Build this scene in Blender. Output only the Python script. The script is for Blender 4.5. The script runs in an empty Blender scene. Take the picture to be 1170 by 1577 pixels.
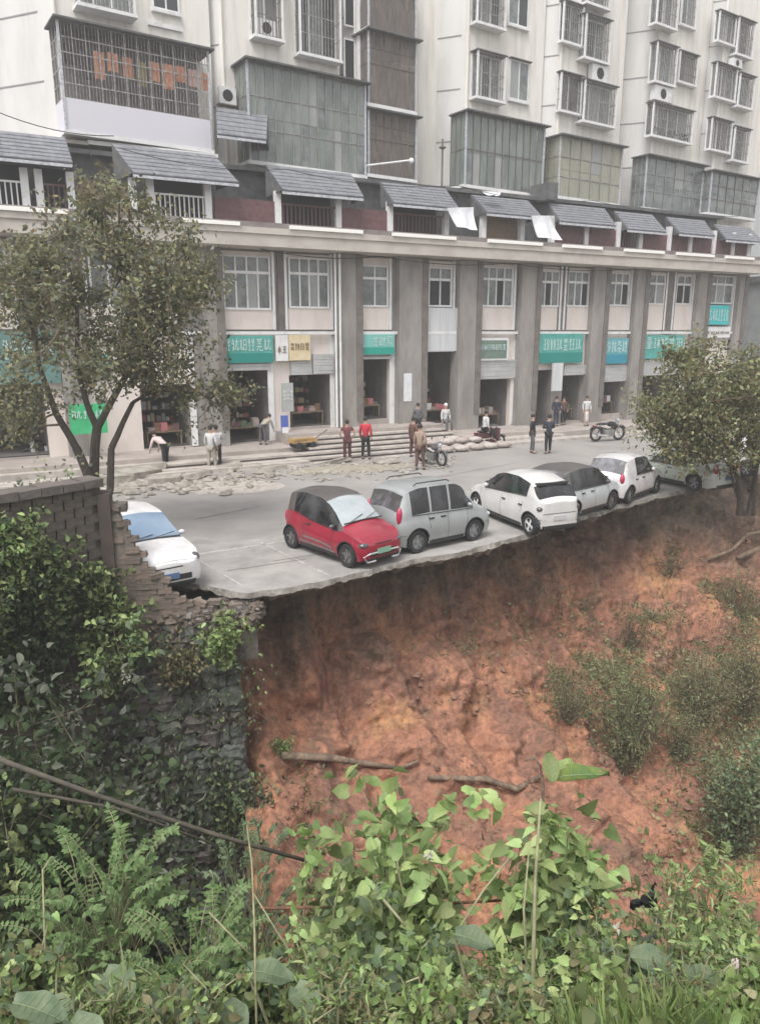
import bpy, bmesh, math, random
import numpy as np
from mathutils import Vector, Matrix, noise
random.seed(7); rng = np.random.default_rng(7)
PI = math.pi
sc = bpy.context.scene
C = sc.collection

# ------------------------------------------------------------------ camera, world, sun, exposure
F = 1150.0; TH = math.atan(277.5/F); H = 5.5
cam = bpy.data.cameras.new('camera'); camo = bpy.data.objects.new('camera', cam); C.objects.link(camo)
camo.location = (0, 0, H); camo.rotation_euler = (PI/2 - TH, 0, 0)
cam.sensor_fit = 'VERTICAL'; cam.sensor_height = 24; cam.lens = 24*F/1577; cam.clip_start = 0.05; cam.clip_end = 2000
sc.camera = camo
world = bpy.data.worlds.new('World'); sc.world = world; world.use_nodes = True
wn = world.node_tree.nodes; wl = world.node_tree.links
SUN_EL, SUN_ROT = math.radians(58), math.radians(205)
sky = wn.new('ShaderNodeTexSky'); sky.sky_type = 'NISHITA'; sky.sun_disc = False
sky.sun_elevation = SUN_EL; sky.sun_rotation = SUN_ROT; sky.dust_density = 3.0; sky.ozone_density = 1.0
hs = wn.new('ShaderNodeHueSaturation'); hs.inputs['Saturation'].default_value = 0.10
hs.inputs['Value'].default_value = 1.0
wl.new(sky.outputs[0], hs.inputs['Color']); wl.new(hs.outputs[0], wn['Background'].inputs[0])
wn['Background'].inputs[1].default_value = 0.15
sun = bpy.data.lights.new('sun', 'SUN'); suno = bpy.data.objects.new('sun', sun); C.objects.link(suno)
sun.energy = 1.3; sun.angle = math.radians(25); sun.color = (1.0, 0.97, 0.93)
sd = Vector((math.cos(SUN_EL)*math.sin(SUN_ROT), math.cos(SUN_EL)*math.cos(SUN_ROT), math.sin(SUN_EL)))
suno.rotation_euler = sd.to_track_quat('Z', 'Y').to_euler()
sc.view_settings.view_transform = 'Standard'; sc.view_settings.look = 'None'
sc.view_settings.gamma = 1; sc.view_settings.exposure = 0.92; sc.view_settings.use_curve_mapping = False

# ------------------------------------------------------------------ surveying helpers
cT, sT = math.cos(TH), math.sin(TH)
def ray(u, v):
    a = (u-585)/F; b = (788.5-v)/F
    return Vector((a, cT+b*sT, -sT+b*cT))
def G(u, v, z=0.0):                 # point at height z seen in direction u, v of the photograph
    d = ray(u, v); t = (z-H)/d.z
    return Vector((d.x*t, d.y*t, z))
def at(u, v, y):                    # point at distance y along the ground
    d = ray(u, v); t = y/d.y
    return Vector((d.x*t, y, H+d.z*t))
def onplane(u, v, p, ang):          # local (s, z) on the vertical plane through p with heading ang
    d = ray(u, v); nx, ny = math.sin(ang), -math.cos(ang)
    t = (p[0]*nx+p[1]*ny)/(d.x*nx+d.y*ny)
    return ((d.x*t-p[0])*math.cos(ang)+(d.y*t-p[1])*math.sin(ang), H+d.z*t)

# ------------------------------------------------------------------ materials
MATS = {}
def mat(name, col, rough=0.85, col2=None, scale=3.0, bump=0.0, bscale=40.0, metal=0.0, spec=0.5, stretch=None,
        col3=None, detail=6.0, coat=0.0, lo=0.38, hi=0.62, island=0.0, transl=0.0, emis=0.0, coords='Object'):
    if name in MATS: return MATS[name]
    m = bpy.data.materials.new(name); m.use_nodes = True; MATS[name] = m
    nt = m.node_tree; n = nt.nodes; l = nt.links
    b = n['Principled BSDF']
    b.inputs['Roughness'].default_value = rough; b.inputs['Metallic'].default_value = metal
    b.inputs['Specular IOR Level'].default_value = spec
    b.inputs['Coat Weight'].default_value = coat
    c4 = lambda c: (c[0], c[1], c[2], 1)
    b.inputs['Base Color'].default_value = c4(col)
    tc = n.new('ShaderNodeTexCoord'); src = tc.outputs[coords]
    if coords == 'World':
        pass
    if stretch:
        mp = n.new('ShaderNodeMapping'); mp.inputs['Scale'].default_value = stretch
        l.new(src, mp.inputs[0]); src2 = mp.outputs[0]
    else: src2 = src
    out = None
    if col2:
        t = n.new('ShaderNodeTexNoise'); t.inputs['Scale'].default_value = scale; t.inputs['Detail'].default_value = detail
        t.inputs['Roughness'].default_value = 0.65
        l.new(src2, t.inputs['Vector'])
        r = n.new('ShaderNodeValToRGB'); e = r.color_ramp.elements
        e[0].position = lo; e[0].color = c4(col); e[1].position = hi; e[1].color = c4(col2)
        if col3:
            x = e.new((lo+hi)/2); x.color = c4(col3)
        l.new(t.outputs['Fac'], r.inputs[0]); out = r.outputs[0]
    if island > 0:
        g = n.new('ShaderNodeNewGeometry'); h = n.new('ShaderNodeHueSaturation')
        mr = n.new('ShaderNodeMapRange'); mr.inputs[3].default_value = 1-island; mr.inputs[4].default_value = 1+island
        l.new(g.outputs['Random Per Island'], mr.inputs[0]); l.new(mr.outputs[0], h.inputs['Value'])
        mr2 = n.new('ShaderNodeMapRange'); mr2.inputs[3].default_value = .5-island*.05; mr2.inputs[4].default_value = .5+island*.035
        mm = n.new('ShaderNodeMath'); mm.operation = 'FRACT'; mm2 = n.new('ShaderNodeMath'); mm2.operation = 'MULTIPLY'; mm2.inputs[1].default_value = 17.3
        l.new(g.outputs['Random Per Island'], mm2.inputs[0]); l.new(mm2.outputs[0], mm.inputs[0]); l.new(mm.outputs[0], mr2.inputs[0]); l.new(mr2.outputs[0], h.inputs['Hue'])
        if out: l.new(out, h.inputs['Color'])
        else: h.inputs['Color'].default_value = c4(col)
        out = h.outputs[0]
    if out: l.new(out, b.inputs['Base Color'])
    if bump > 0:
        t2 = n.new('ShaderNodeTexNoise'); t2.inputs['Scale'].default_value = bscale; t2.inputs['Detail'].default_value = 5
        l.new(src2, t2.inputs['Vector'])
        bp = n.new('ShaderNodeBump'); bp.inputs['Strength'].default_value = bump; bp.inputs['Distance'].default_value = 0.05
        l.new(t2.outputs['Fac'], bp.inputs['Height']); l.new(bp.outputs[0], b.inputs['Normal'])
    if transl > 0:
        tr = n.new('ShaderNodeBsdfTranslucent'); mx = n.new('ShaderNodeMixShader'); mx.inputs[0].default_value = transl
        if out: l.new(out, tr.inputs[0])
        else: tr.inputs[0].default_value = c4(col)
        l.new(b.outputs[0], mx.inputs[1]); l.new(tr.outputs[0], mx.inputs[2]); l.new(mx.outputs[0], n['Material Output'].inputs[0])
    return m
M = dict(
 towerwall = mat('tower_wall', (.75,.72,.67), .9, (.50,.47,.43), 1.3, .15, 30, stretch=(1.3,1.3,.13), lo=.46, hi=.78),
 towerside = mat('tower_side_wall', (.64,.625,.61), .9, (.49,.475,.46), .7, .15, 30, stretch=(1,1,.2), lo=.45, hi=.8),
 groove = mat('groove', (.26,.26,.26)),
 white = mat('white_paint', (.72,.72,.72), .6, (.5,.49,.47), 2.5, lo=.5, hi=.8),
 cream = mat('cream_panel', (.70,.63,.585), .8, (.55,.49,.45), 1.3, stretch=(1,1,.3), lo=.45, hi=.8),
 greystone = mat('grey_stone', (.215,.198,.185), .85, (.31,.288,.27), 1.5, .2, 30, stretch=(1,1,.3)),
 darkstone = mat('dark_stone', (.13,.112,.104), .85, (.19,.17,.155), 2.0, .2, 30),
 cornice = mat('cornice_render', (.50,.465,.42), .9, (.37,.33,.295), 1.2, .15, 30, lo=.42, hi=.75, stretch=(1,1,1.5)),
 ledge = mat('ledge_roof', (.17,.145,.145), .9, (.24,.215,.20), 1.5, .2, 20),
 strip = mat('white_strip', (.86,.84,.80), .5),
 awning = mat('awning_tile', (.15,.155,.175), .75, (.24,.245,.265), 3.0, .2, 20, lo=.35, hi=.7),
 awnedge = mat('awning_edge', (.55,.56,.60), .6, (.34,.35,.38), 8),
 redbrown = mat('red_brown_panel', (.115,.05,.055), .7, (.16,.085,.085), 4),
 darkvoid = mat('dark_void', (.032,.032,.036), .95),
 darkroof = mat('dark_roof', (.085,.085,.09), .9, (.14,.14,.14), 3, .3, 15),
 glass = mat('window_glass', (.10,.115,.115), .08, (.20,.215,.21), 1.6, lo=.4, hi=.6, spec=.8),
 glassdark = mat('dark_glass', (.03,.033,.036), .08, spec=.7),
 glassgreen = mat('greenish_glass', (.125,.15,.14), .2, (.235,.255,.235), 1.1, lo=.4, hi=.65, spec=.7, stretch=(1.6,1.6,.5)),
 curtain = mat('curtain', (.36,.37,.36), .9, (.26,.27,.27), 6, stretch=(8,1,.3)),
 cage = mat('cage_bars', (.38,.38,.38), .5, (.22,.19,.17), 6, metal=.3),
 cagedark = mat('dark_cage_bars', (.14,.125,.115), .6, (.2,.16,.13), 6, metal=.3),
 brownbalc = mat('brown_balcony', (.095,.08,.075), .85, (.17,.145,.13), 2.2, stretch=(3,3,.5)),
 concrete = mat('apron_concrete', (.37,.352,.335), .9, (.27,.255,.245), 1.1, .25, 35, detail=9),
 conc_edge = mat('broken_concrete', (.30,.28,.25), .95, (.14,.125,.11), 3.0, .6, 14, detail=9),
 asphalt = mat('worn_asphalt', (.265,.245,.235), .9, (.335,.315,.30), .45, .2, 50, detail=9),
 paving = mat('paving', (.42,.37,.34), .9, (.32,.28,.255), 1.2, .2, 20, detail=8),
 steps = mat('step_stone', (.50,.46,.42), .85, (.36,.32,.29), 2.5, .2, 20),
 riser = mat('step_riser', (.17,.15,.14), .9),
 rubble = mat('rubble_concrete', (.40,.37,.33), .95, (.24,.215,.18), 2.2, .6, 12),
 sandpile = mat('sand_patch', (.50,.45,.40), .95, (.34,.31,.285), 3.5, .4, 14, lo=.4, hi=.62),
 teal = mat('teal_sign', (.055,.30,.26), .6, (.10,.38,.34), 3),
 green = mat('green_sign', (.03,.36,.14), .55, (.06,.45,.2), 2),
 blueteal = mat('blue_teal_sign', (.09,.32,.37), .6, (.13,.39,.43), 3),
 sage = mat('sage_sign', (.12,.18,.145), .6, (.16,.22,.18), 3),
 yellow = mat('yellow_sign', (.62,.49,.27), .7, (.66,.58,.42), 3),
 lettering = mat('sign_lettering', (.52,.66,.64), .6),
 letterdark = mat('dark_lettering', (.2,.15,.1), .7),
 shutter = mat('roller_shutter', (.50,.50,.50), .6, (.40,.41,.40), 3, metal=.1),
 interior = mat('shop_interior', (.17,.155,.15), .95, (.25,.235,.225), .8),
 wood = mat('wood', (.26,.185,.12), .85, (.13,.095,.065), 3, .3, 25, stretch=(6,6,.8)),
 log = mat('dead_wood', (.30,.22,.155), .95, (.13,.095,.07), 5, .6, 20),
 bamboo = mat('dark_bamboo', (.055,.05,.042), .8, (.10,.085,.06), 6),
 rust = mat('rusty_pipe', (.24,.12,.07), .8, (.13,.07,.045), 9, .3, 30),
 bark = mat('bark', (.10,.082,.066), .95, (.055,.045,.038), 6, .6, 18, stretch=(3,3,.6)),
 twig = mat('twig', (.19,.15,.105), .95, (.115,.09,.06), 9),
 palestem = mat('pale_stem', (.33,.32,.19), .9, (.22,.21,.12), 9),
 brick = mat('wall_brick', (.225,.175,.145), .95, (.15,.13,.11), 2.5, .6, 14, col3=(.19,.155,.13)),
 mortar = mat('wall_mortar', (.20,.175,.15), .98, (.14,.125,.105), 3, .5, 12),
 coping = mat('wall_coping', (.145,.12,.11), .95, (.09,.085,.075), 2, .5, 12),
 stone = mat('rubble_stone', (.16,.165,.15), .95, (.06,.07,.055), 3.2, .7, 9, col3=(.105,.115,.10), detail=9),
 stone3 = mat('pinkish_stone', (.16,.14,.125), .95, (.08,.075,.065), 3.2, .7, 9, col3=(.12,.105,.095), detail=9),
 stone2 = mat('mossy_stone', (.075,.095,.06), .95, (.15,.155,.135), 2.6, .6, 9, detail=8),
 stonegap = mat('stone_joint', (.035,.037,.032), .98),
 tyre = mat('tyre_rubber', (.022,.022,.024), .8),
 rim = mat('alloy_rim', (.45,.46,.47), .35, (.3,.3,.31), 9, metal=.5),
 rimdull = mat('dusty_rim', (.27,.26,.25), .5, (.2,.19,.18), 9, metal=.4),
 blacktrim = mat('black_trim', (.025,.025,.027), .5),
 carglass = mat('car_glass', (.016,.016,.018), .07, (.05,.052,.056), 1.4, spec=.6, coat=.2, lo=.45, hi=.6),  # noise between two tones stands in for reflections in the glass
 screen_blue = mat('windscreen_blue_reflection', (.17,.25,.36), .12, (.24,.32,.42), 1.2, spec=.9, coat=.6),  # bluish sky reflection painted as the base colour of the screen
 screen_pale = mat('windscreen_pale_reflection', (.34,.38,.40), .12, (.44,.47,.49), 1.6, spec=.9, coat=.6),  # whitish reflection painted into the screen's base colour
 screen_rear = mat('greyish_rear_window', (.075,.07,.072), .1, (.20,.20,.22), .9, spec=.9, coat=.5, lo=.44, hi=.52),
 white_car = mat('white_car_paint', (.76,.74,.76), .25, (.60,.585,.58), 2.6, coat=.6),
 white_car2 = mat('pearl_car_paint', (.66,.65,.64), .3, (.54,.53,.52), 1.2, coat=.6),
 silver_car = mat('silver_car_paint', (.40,.415,.42), .35, (.33,.35,.35), 1.2, metal=.25, coat=.6),
 pale_car = mat('pale_silver_paint', (.55,.57,.58), .32, (.47,.49,.50), 1.2, metal=.15, coat=.6),
 mint_car = mat('greenish_white_paint', (.50,.54,.48), .35, (.42,.45,.41), 1.2, coat=.5),
 red_car = mat('red_car_paint', (.33,.016,.04), .3, (.26,.014,.032), 1.5, coat=.7),
 dark_car = mat('dark_roof_paint', (.075,.065,.062), .4, (.11,.10,.095), 2, coat=.4),
 headlamp = mat('headlight_lens', (.45,.47,.5), .1, coat=.8),
 headdark = mat('smoked_lens', (.08,.08,.085), .1, coat=.8),
 taillamp = mat('tail_light_lens', (.42,.025,.07), .2, coat=.8),
 plate_green = mat('green_plate', (.22,.42,.30), .5),
 plate_blue = mat('blue_plate', (.10,.16,.30), .5),
 plate_white = mat('pale_plate', (.5,.5,.5), .5),
 chrome = mat('chrome_trim', (.6,.6,.62), .25, metal=.7),
 skin = mat('skin', (.42,.26,.19), .6),
 hair = mat('black_hair', (.018,.015,.014), .6),
 tarp = mat('white_tarp', (.74,.75,.77), .7, (.60,.61,.64), 3),
 sack = mat('woven_sack', (.42,.36,.33), .9, (.31,.26,.24), 4, .3, 20),
 rocksoil = mat('clod_soil', (.33,.19,.13), .98, (.20,.115,.08), 2.0, .6, 12),
 farwall = mat('far_building', (.30,.31,.32), .95, (.22,.23,.24), .8),
)
def leafmat(name, c1, c2, island=.35, sc_=1.3, tr=.32, rough=.55):
    return mat(name, c1, rough, c2, sc_, island=island, transl=tr, lo=.4, hi=.6, spec=.35)
L = dict(
 treeL = leafmat('olive_leaf', (.165,.175,.085), (.26,.27,.145), .45),
 treeR = leafmat('grey_olive_leaf', (.17,.19,.08), (.27,.285,.14), .42),
 treeRy = leafmat('brownish_leaf', (.14,.12,.05), (.19,.16,.07), .4),
 bright = leafmat('fresh_green_leaf', (.24,.36,.12), (.42,.52,.23), .40, 2.2),
 mid = leafmat('mid_green_leaf', (.14,.20,.07), (.27,.33,.145), .50, 1.6),
 dark = leafmat('shade_darkened_leaf', (.032,.056,.024), (.07,.10,.045), .5, 1.4),  # dark tone puts the gully's deep shade into the leaf colour
 blue = leafmat('blue_green_leaf', (.11,.165,.085), (.21,.27,.155), .38, 1.6),
 dry = leafmat('dry_olive_leaf', (.17,.15,.07), (.28,.245,.14), .42, 1.6),
 yellow = leafmat('yellow_green_leaf', (.22,.28,.06), (.11,.20,.06), .2, 4),
 taro = leafmat('dusty_taro_leaf', (.13,.19,.11), (.215,.27,.165), .2, 7),
 grass = leafmat('grass_blade', (.12,.19,.055), (.22,.28,.10), .35, 1.5),
 greyleaf = leafmat('grey_green_leaf', (.11,.125,.095), (.20,.215,.17), .42, 1.2),
 scrub = leafmat('scrub_leaf', (.20,.205,.10), (.33,.32,.18), .42, 1.6),
 scrubg = leafmat('green_scrub_leaf', (.15,.185,.085), (.25,.285,.15), .42, 1.6),
 pale = leafmat('pale_leaf', (.42,.44,.36), (.5,.5,.42), .15),
)

# ------------------------------------------------------------------ builders
def tag(o, label=None, cat=None, group=None, kind=None):
    if label: o['label'] = label
    if cat: o['category'] = cat
    if group: o['group'] = group
    if kind: o['kind'] = kind
    return o
def thing(name, label, cat, loc=(0,0,0), rz=0.0, group=None):
    o = bpy.data.objects.new(name, None); o.empty_display_size = .3; C.objects.link(o)
    o.location = loc; o.rotation_euler = (0, 0, rz)
    return tag(o, label, cat, group)
class MB:
    def __init__(s): s.v = []; s.f = []
    def add(s, vs, fs):
        k = len(s.v); s.v += [tuple(p) for p in vs]; s.f += [tuple(i+k for i in f) for f in fs]; return s
    def box(s, x0, x1, y0, y1, z0, z1):
        return s.add([(x0,y0,z0),(x1,y0,z0),(x1,y1,z0),(x0,y1,z0),(x0,y0,z1),(x1,y0,z1),(x1,y1,z1),(x0,y1,z1)],
                     [(0,3,2,1),(4,5,6,7),(0,1,5,4),(1,2,6,5),(2,3,7,6),(3,0,4,7)])
    def jbox(s, x0, x1, y0, y1, z0, z1, j):
        k = len(s.v); s.box(x0, x1, y0, y1, z0, z1)
        for i in range(k, len(s.v)): s.v[i] = tuple(c+random.uniform(-j, j) for c in s.v[i])
        return s
    def tube(s, pts, rs, n=6, cap=True):
        pts = [Vector(p) for p in pts]
        if not hasattr(rs, '__len__'): rs = [rs]*len(pts)
        k = len(s.v)
        for i, p in enumerate(pts):
            d = (pts[min(i+1, len(pts)-1)]-pts[max(i-1, 0)]).normalized()
            a = Vector((0,0,1)) if abs(d.z) < .9 else Vector((1,0,0))
            x = d.cross(a).normalized(); y = d.cross(x)
            for j in range(n):
                t = 2*PI*j/n; s.v.append(tuple(p+(x*math.cos(t)+y*math.sin(t))*rs[i]))
        for i in range(len(pts)-1):
            for j in range(n):
                a0 = k+i*n+j; a1 = k+i*n+(j+1) % n
                s.f.append((a0, a1, a1+n, a0+n))
        if cap:
            s.f.append(tuple(k+j for j in reversed(range(n)))); s.f.append(tuple(k+(len(pts)-1)*n+j for j in range(n)))
        return s
    def bar(s, p, q, w=.03): return s.tube([p, q], w*.7, 4)
    def prism(s, poly, z0, z1):
        n = len(poly)
        return s.add([(x,y,z0) for x,y in poly]+[(x,y,z1) for x,y in poly],
                     [tuple(reversed(range(n))), tuple(range(n, 2*n))]+[(i,(i+1)%n,n+(i+1)%n,n+i) for i in range(n)])
    def sphere(s, c, r, nu=10, nv=7, sq=(1,1,1)):
        k = len(s.v); 
        for i in range(nv+1):
            ph = PI*i/nv
            for j in range(nu):
                th = 2*PI*j/nu
                s.v.append((c[0]+r*sq[0]*math.sin(ph)*math.cos(th), c[1]+r*sq[1]*math.sin(ph)*math.sin(th), c[2]+r*sq[2]*math.cos(ph)))
        for i in range(nv):
            for j in range(nu):
                a = k+i*nu+j; b = k+i*nu+(j+1)%nu; s.f.append((a, a+nu, b+nu, b))
        return s
    def rock(s, c, r, sq=(1,1,1), j=.25):
        k = len(s.v); s.sphere(c, r, 6, 4, sq)
        a = random.uniform(0, PI)
        for i in range(k, len(s.v)):
            x, y, z = (s.v[i][q]-c[q] for q in range(3))
            f = 1+noise.noise(Vector(s.v[i])*(1.6/r))*j*1.6
            x, y = x*math.cos(a)-y*math.sin(a), x*math.sin(a)+y*math.cos(a)
            s.v[i] = (c[0]+x*f, c[1]+y*f, c[2]+z*f)
        return s
    def mesh(s, name):
        me = bpy.data.meshes.new(name); me.from_pydata(s.v, [], s.f); me.update(); return me
    def build(s, name, m, parent=None, smooth=False, sharp=None, loc=None):
        me = s.mesh(name); me.materials.append(m)
        if smooth:
            me.polygons.foreach_set('use_smooth', [True]*len(me.polygons))
            if sharp: me.set_sharp_from_angle(angle=math.radians(sharp))
        o = bpy.data.objects.new(name, me); C.objects.link(o)
        if parent: o.parent = parent
        if loc is not None: o.location = loc
        return o
def Box(name, m, parent, x0, x1, y0, y1, z0, z1): return MB().box(x0,x1,y0,y1,z0,z1).build(name, m, parent)
def struct(o): o['kind'] = 'structure'; return o
def inst(name, me, parent, loc=(0,0,0), rot=(0,0,0), scl=(1,1,1)):
    o = bpy.data.objects.new(name, me); C.objects.link(o); o.parent = parent
    o.location = loc; o.rotation_euler = rot; o.scale = scl
    return o
# leaf templates: x along the leaf, y across, z up
T_R = (np.array([(0,0,0),(.45,.28,.08),(1,0,-.12),(.45,-.28,.08)], float), [(0,3,2,1)])
T_O = (np.array([(0,0,0),(.22,.21,.09),(.56,.27,.06),(1,0,-.26),(.56,-.25,.07),(.22,-.22,.08),(.42,0,.03)], float),
       [(0,6,1),(1,6,2),(2,6,3),(3,6,4),(4,6,5),(5,6,0)])
T_H = (np.array([(0,0,0),(-.10,.20,.06),(.10,.36,.10),(.48,.34,.04),(1.05,0,-.32),(.48,-.32,.06),(.10,-.37,.11),(-.10,-.19,.05),(.42,0,.02)], float),
       [(0,8,1),(1,8,2),(2,8,3),(3,8,4),(4,8,5),(5,8,6),(6,8,7),(7,8,0)])
T_N = (np.array([(0,0,0),(.3,.13,.05),(.65,.11,.03),(1,0,-.14),(.65,-.11,.03),(.3,-.13,.05)], float), [(0,5,4,3),(0,3,2,1)])
T_G = (np.array([(0,.02,0),(0,-.02,0),(.5,-.018,.10),(.5,.018,.10),(1,0,0)], float), [(0,1,2,3),(3,2,4)])
def scatter(name, tmpl, P, D, S, m, parent=None, roll=None, up=0.5):
    V, faces = tmpl; n = len(P); P = np.asarray(P, float); D = np.asarray(D, float)
    D = D/np.maximum(np.linalg.norm(D, axis=1, keepdims=True), 1e-6)
    U = rng.normal(size=(n,3))*(1-up) + np.array([0,0,1.0])*up
    Y = np.cross(U, D); Y /= np.maximum(np.linalg.norm(Y, axis=1, keepdims=True), 1e-6)
    N = np.cross(D, Y); S = np.asarray(S, float).reshape(n,1,1)
    W = P[:,None,:] + S*(V[None,:,0:1]*D[:,None,:] + V[None,:,1:2]*Y[:,None,:] + V[None,:,2:3]*N[:,None,:])
    k = len(V); allv = W.reshape(-1,3)
    lt = []; lens = []
    for f in faces: lt += list(f); lens.append(len(f))
    if n == 0: n = 0
    lt = np.array(lt); idx = (lt[None,:] + (np.arange(n)*k)[:,None]).ravel()
    lens = np.tile(np.array(lens), n); starts = np.concatenate([[0], np.cumsum(lens)[:-1]])
    me = bpy.data.meshes.new(name); me.vertices.add(len(allv)); me.vertices.foreach_set('co', allv.ravel())
    me.loops.add(len(idx)); me.loops.foreach_set('vertex_index', idx.astype(np.int32))
    me.polygons.add(len(lens)); me.polygons.foreach_set('loop_start', starts.astype(np.int32))
    me.update(calc_edges=True); me.validate()
    me.materials.append(m)
    o = bpy.data.objects.new(name, me); C.objects.link(o)
    if parent: o.parent = parent
    return o
# ------------------------------------------------------------------ setting: street, apron, bank, valley
EDGE_PX = [(330,905),(380,914),(450,905),(510,893),(560,880),(605,868),(700,852),(800,826),(900,794),(1000,766),(1062,752)]
EDGE = [G(u,v) for u,v in EDGE_PX]
EDGE += [G(1170,722), G(1170,722)+Vector((14,11,0)), G(1170,722)+Vector((60,48,0))]
cum = [0.0]
for i in range(1, len(EDGE)): cum.append(cum[-1]+(EDGE[i]-EDGE[i-1]).length)
TSLAB = cum[10]
def edge(t):
    if t <= 0: return EDGE[0]+(EDGE[0]-EDGE[1]).normalized()*(-t)
    for i in range(1, len(EDGE)):
        if t <= cum[i]: return EDGE[i-1].lerp(EDGE[i], (t-cum[i-1])/(cum[i]-cum[i-1]))
    return EDGE[-1]
def outward(t):
    k = max(0, min(1, t/5)); k = k*k*(3-2*k)
    a = math.radians(15)*(1-k)+math.radians(34)*k
    return Vector((math.sin(a), -math.cos(a), 0))
# street sheet behind the edge
mb = MB(); back = []
poly = [EDGE[i]-outward(cum[i])*(2.9 if i <= 10 else .25) for i in range(len(EDGE))]
pts = [(-150, 12.9), (-9.6, 12.9), (-6.2, 15.2), (-5.0, 17.0)]+[(p.x, p.y) for p in poly[:11]]+[(EDGE[10]-outward(cum[10])*.3)[:2]]+[(p.x, p.y) for p in poly[11:]]+[(200, 75), (400, 700), (-400, 700), (-400, 12.9)]
bm = bmesh.new(); vs = [bm.verts.new((x, y, -0.004)) for x, y in pts]; f = bm.faces.new(vs); bmesh.ops.triangulate(bm, faces=[f])
me = bpy.data.meshes.new('street'); bm.to_mesh(me); bm.free(); me.materials.append(M['asphalt'])
st = bpy.data.objects.new('street', me); C.objects.link(st); struct(st)
for p in st.data.polygons:
    if p.normal.z < 0: p.flip()
# apron slab with jagged broken edge
def apron():
    n = 240; s = MB(); rows = []
    for i in range(n+1):
        t = -1.6+(TSLAB+1.6)*i/n
        e = edge(t); o = outward(max(t,0))
        j = noise.noise(Vector((t*.8, 0, 3)))*.10+noise.noise(Vector((t*2.9, 1, 3)))*.05+noise.noise(Vector((t*19, 1, 3)))*.035+0
        j2 = noise.noise(Vector((t*1.1, 7, 3)))*.18+noise.noise(Vector((t*3.1, 5, 3)))*.09+noise.noise(Vector((t*16, 5, 3)))*.05
        th = .24+.10*noise.noise(Vector((t*1.7, 3, 9)))+.10*noise.noise(Vector((t*6, 3, 9)))
        p0 = e+o*j; p1 = e+o*(j+.05+.3*j2); p2 = e-o*(.22-j2*1.3)
        w = 4.2
        pb = e-o*w
        rows.append([(pb.x,pb.y,-.3),(pb.x,pb.y,.012),(p0.x,p0.y,.012),(p1.x,p1.y,-th*.45),(p2.x,p2.y,-th-.06*abs(j2)*8)])
    for r in rows: s.v += r
    for i in range(n):
        for k in range(4): s.f.append((i*5+k, (i+1)*5+k, (i+1)*5+k+1, i*5+k+1))
        s.f.append((i*5+4, (i+1)*5+4, (i+1)*5, i*5))
    s.f.append((0,1,2,3,4)); s.f.append(tuple(n*5+k for k in (4,3,2,1,0)))
    me = s.mesh('concrete_apron'); me.materials.append(M['concrete']); me.materials.append(M['conc_edge'])
    mi = []
    for i, p in enumerate(me.polygons): mi.append(1 if i >= n*5 or i % 5 in (2,3,4) else 0)
    me.polygons.foreach_set('material_index', mi)
    bm = bmesh.new(); bm.from_mesh(me); bmesh.ops.recalc_face_normals(bm, faces=bm.faces); bm.to_mesh(me); bm.free()
    o = bpy.data.objects.new('concrete_apron', me); C.objects.link(o); return struct(o)
ap = apron()
# painted / cut lines on the apron
def strip_mesh(name, p, q, w, m, z, parent=None, wob=0.0):
    p, q = Vector(p), Vector(q); d = (q-p); n = max(1, int(d.length/.3)); d.normalize(); s = Vector((-d.y, d.x, 0))*w/2
    mb = MB()
    for i in range(n+1):
        c = p.lerp(q, i/n); ww = 1+wob*noise.noise(Vector((c.x*4, c.y*4, 1)))
        mb.v += [(c.x-s.x*ww, c.y-s.y*ww, z), (c.x+s.x*ww, c.y+s.y*ww, z)]
    for i in range(n): mb.f.append((i*2+1, i*2, i*2+2, i*2+3))
    return mb.build(name, m, parent)
pale = mat('worn_line_paint', (.46,.44,.43), .9, (.30,.29,.28), 5, lo=.45, hi=.6)
darkj = mat('slab_joint', (.17,.155,.145), .95)
strip_mesh('painted_line', G(296,856), G(452,832), .12, pale, .017, ap, 1.2)
for a, b in (((296,857),(372,902)), ((402,836),(505,886)), ((660,858),(640,836)), ((735,838),(690,800)), ((905,786),(870,760))):
    strip_mesh('painted_line', G(*a), G(*b), .06, pale, .017, ap, 1.4)
for a, b in (((420,865),(600,838)), ((350,880),(470,862))): strip_mesh('slab_joint', G(*a), G(*b), .035, darkj, .017, ap)
strip_mesh('crack', G(300,800), G(400,780), .05, darkj, .004, st, 1.5)
strip_mesh('crack', G(620,745), G(800,712), .04, darkj, .004, st, 1.5)

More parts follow.
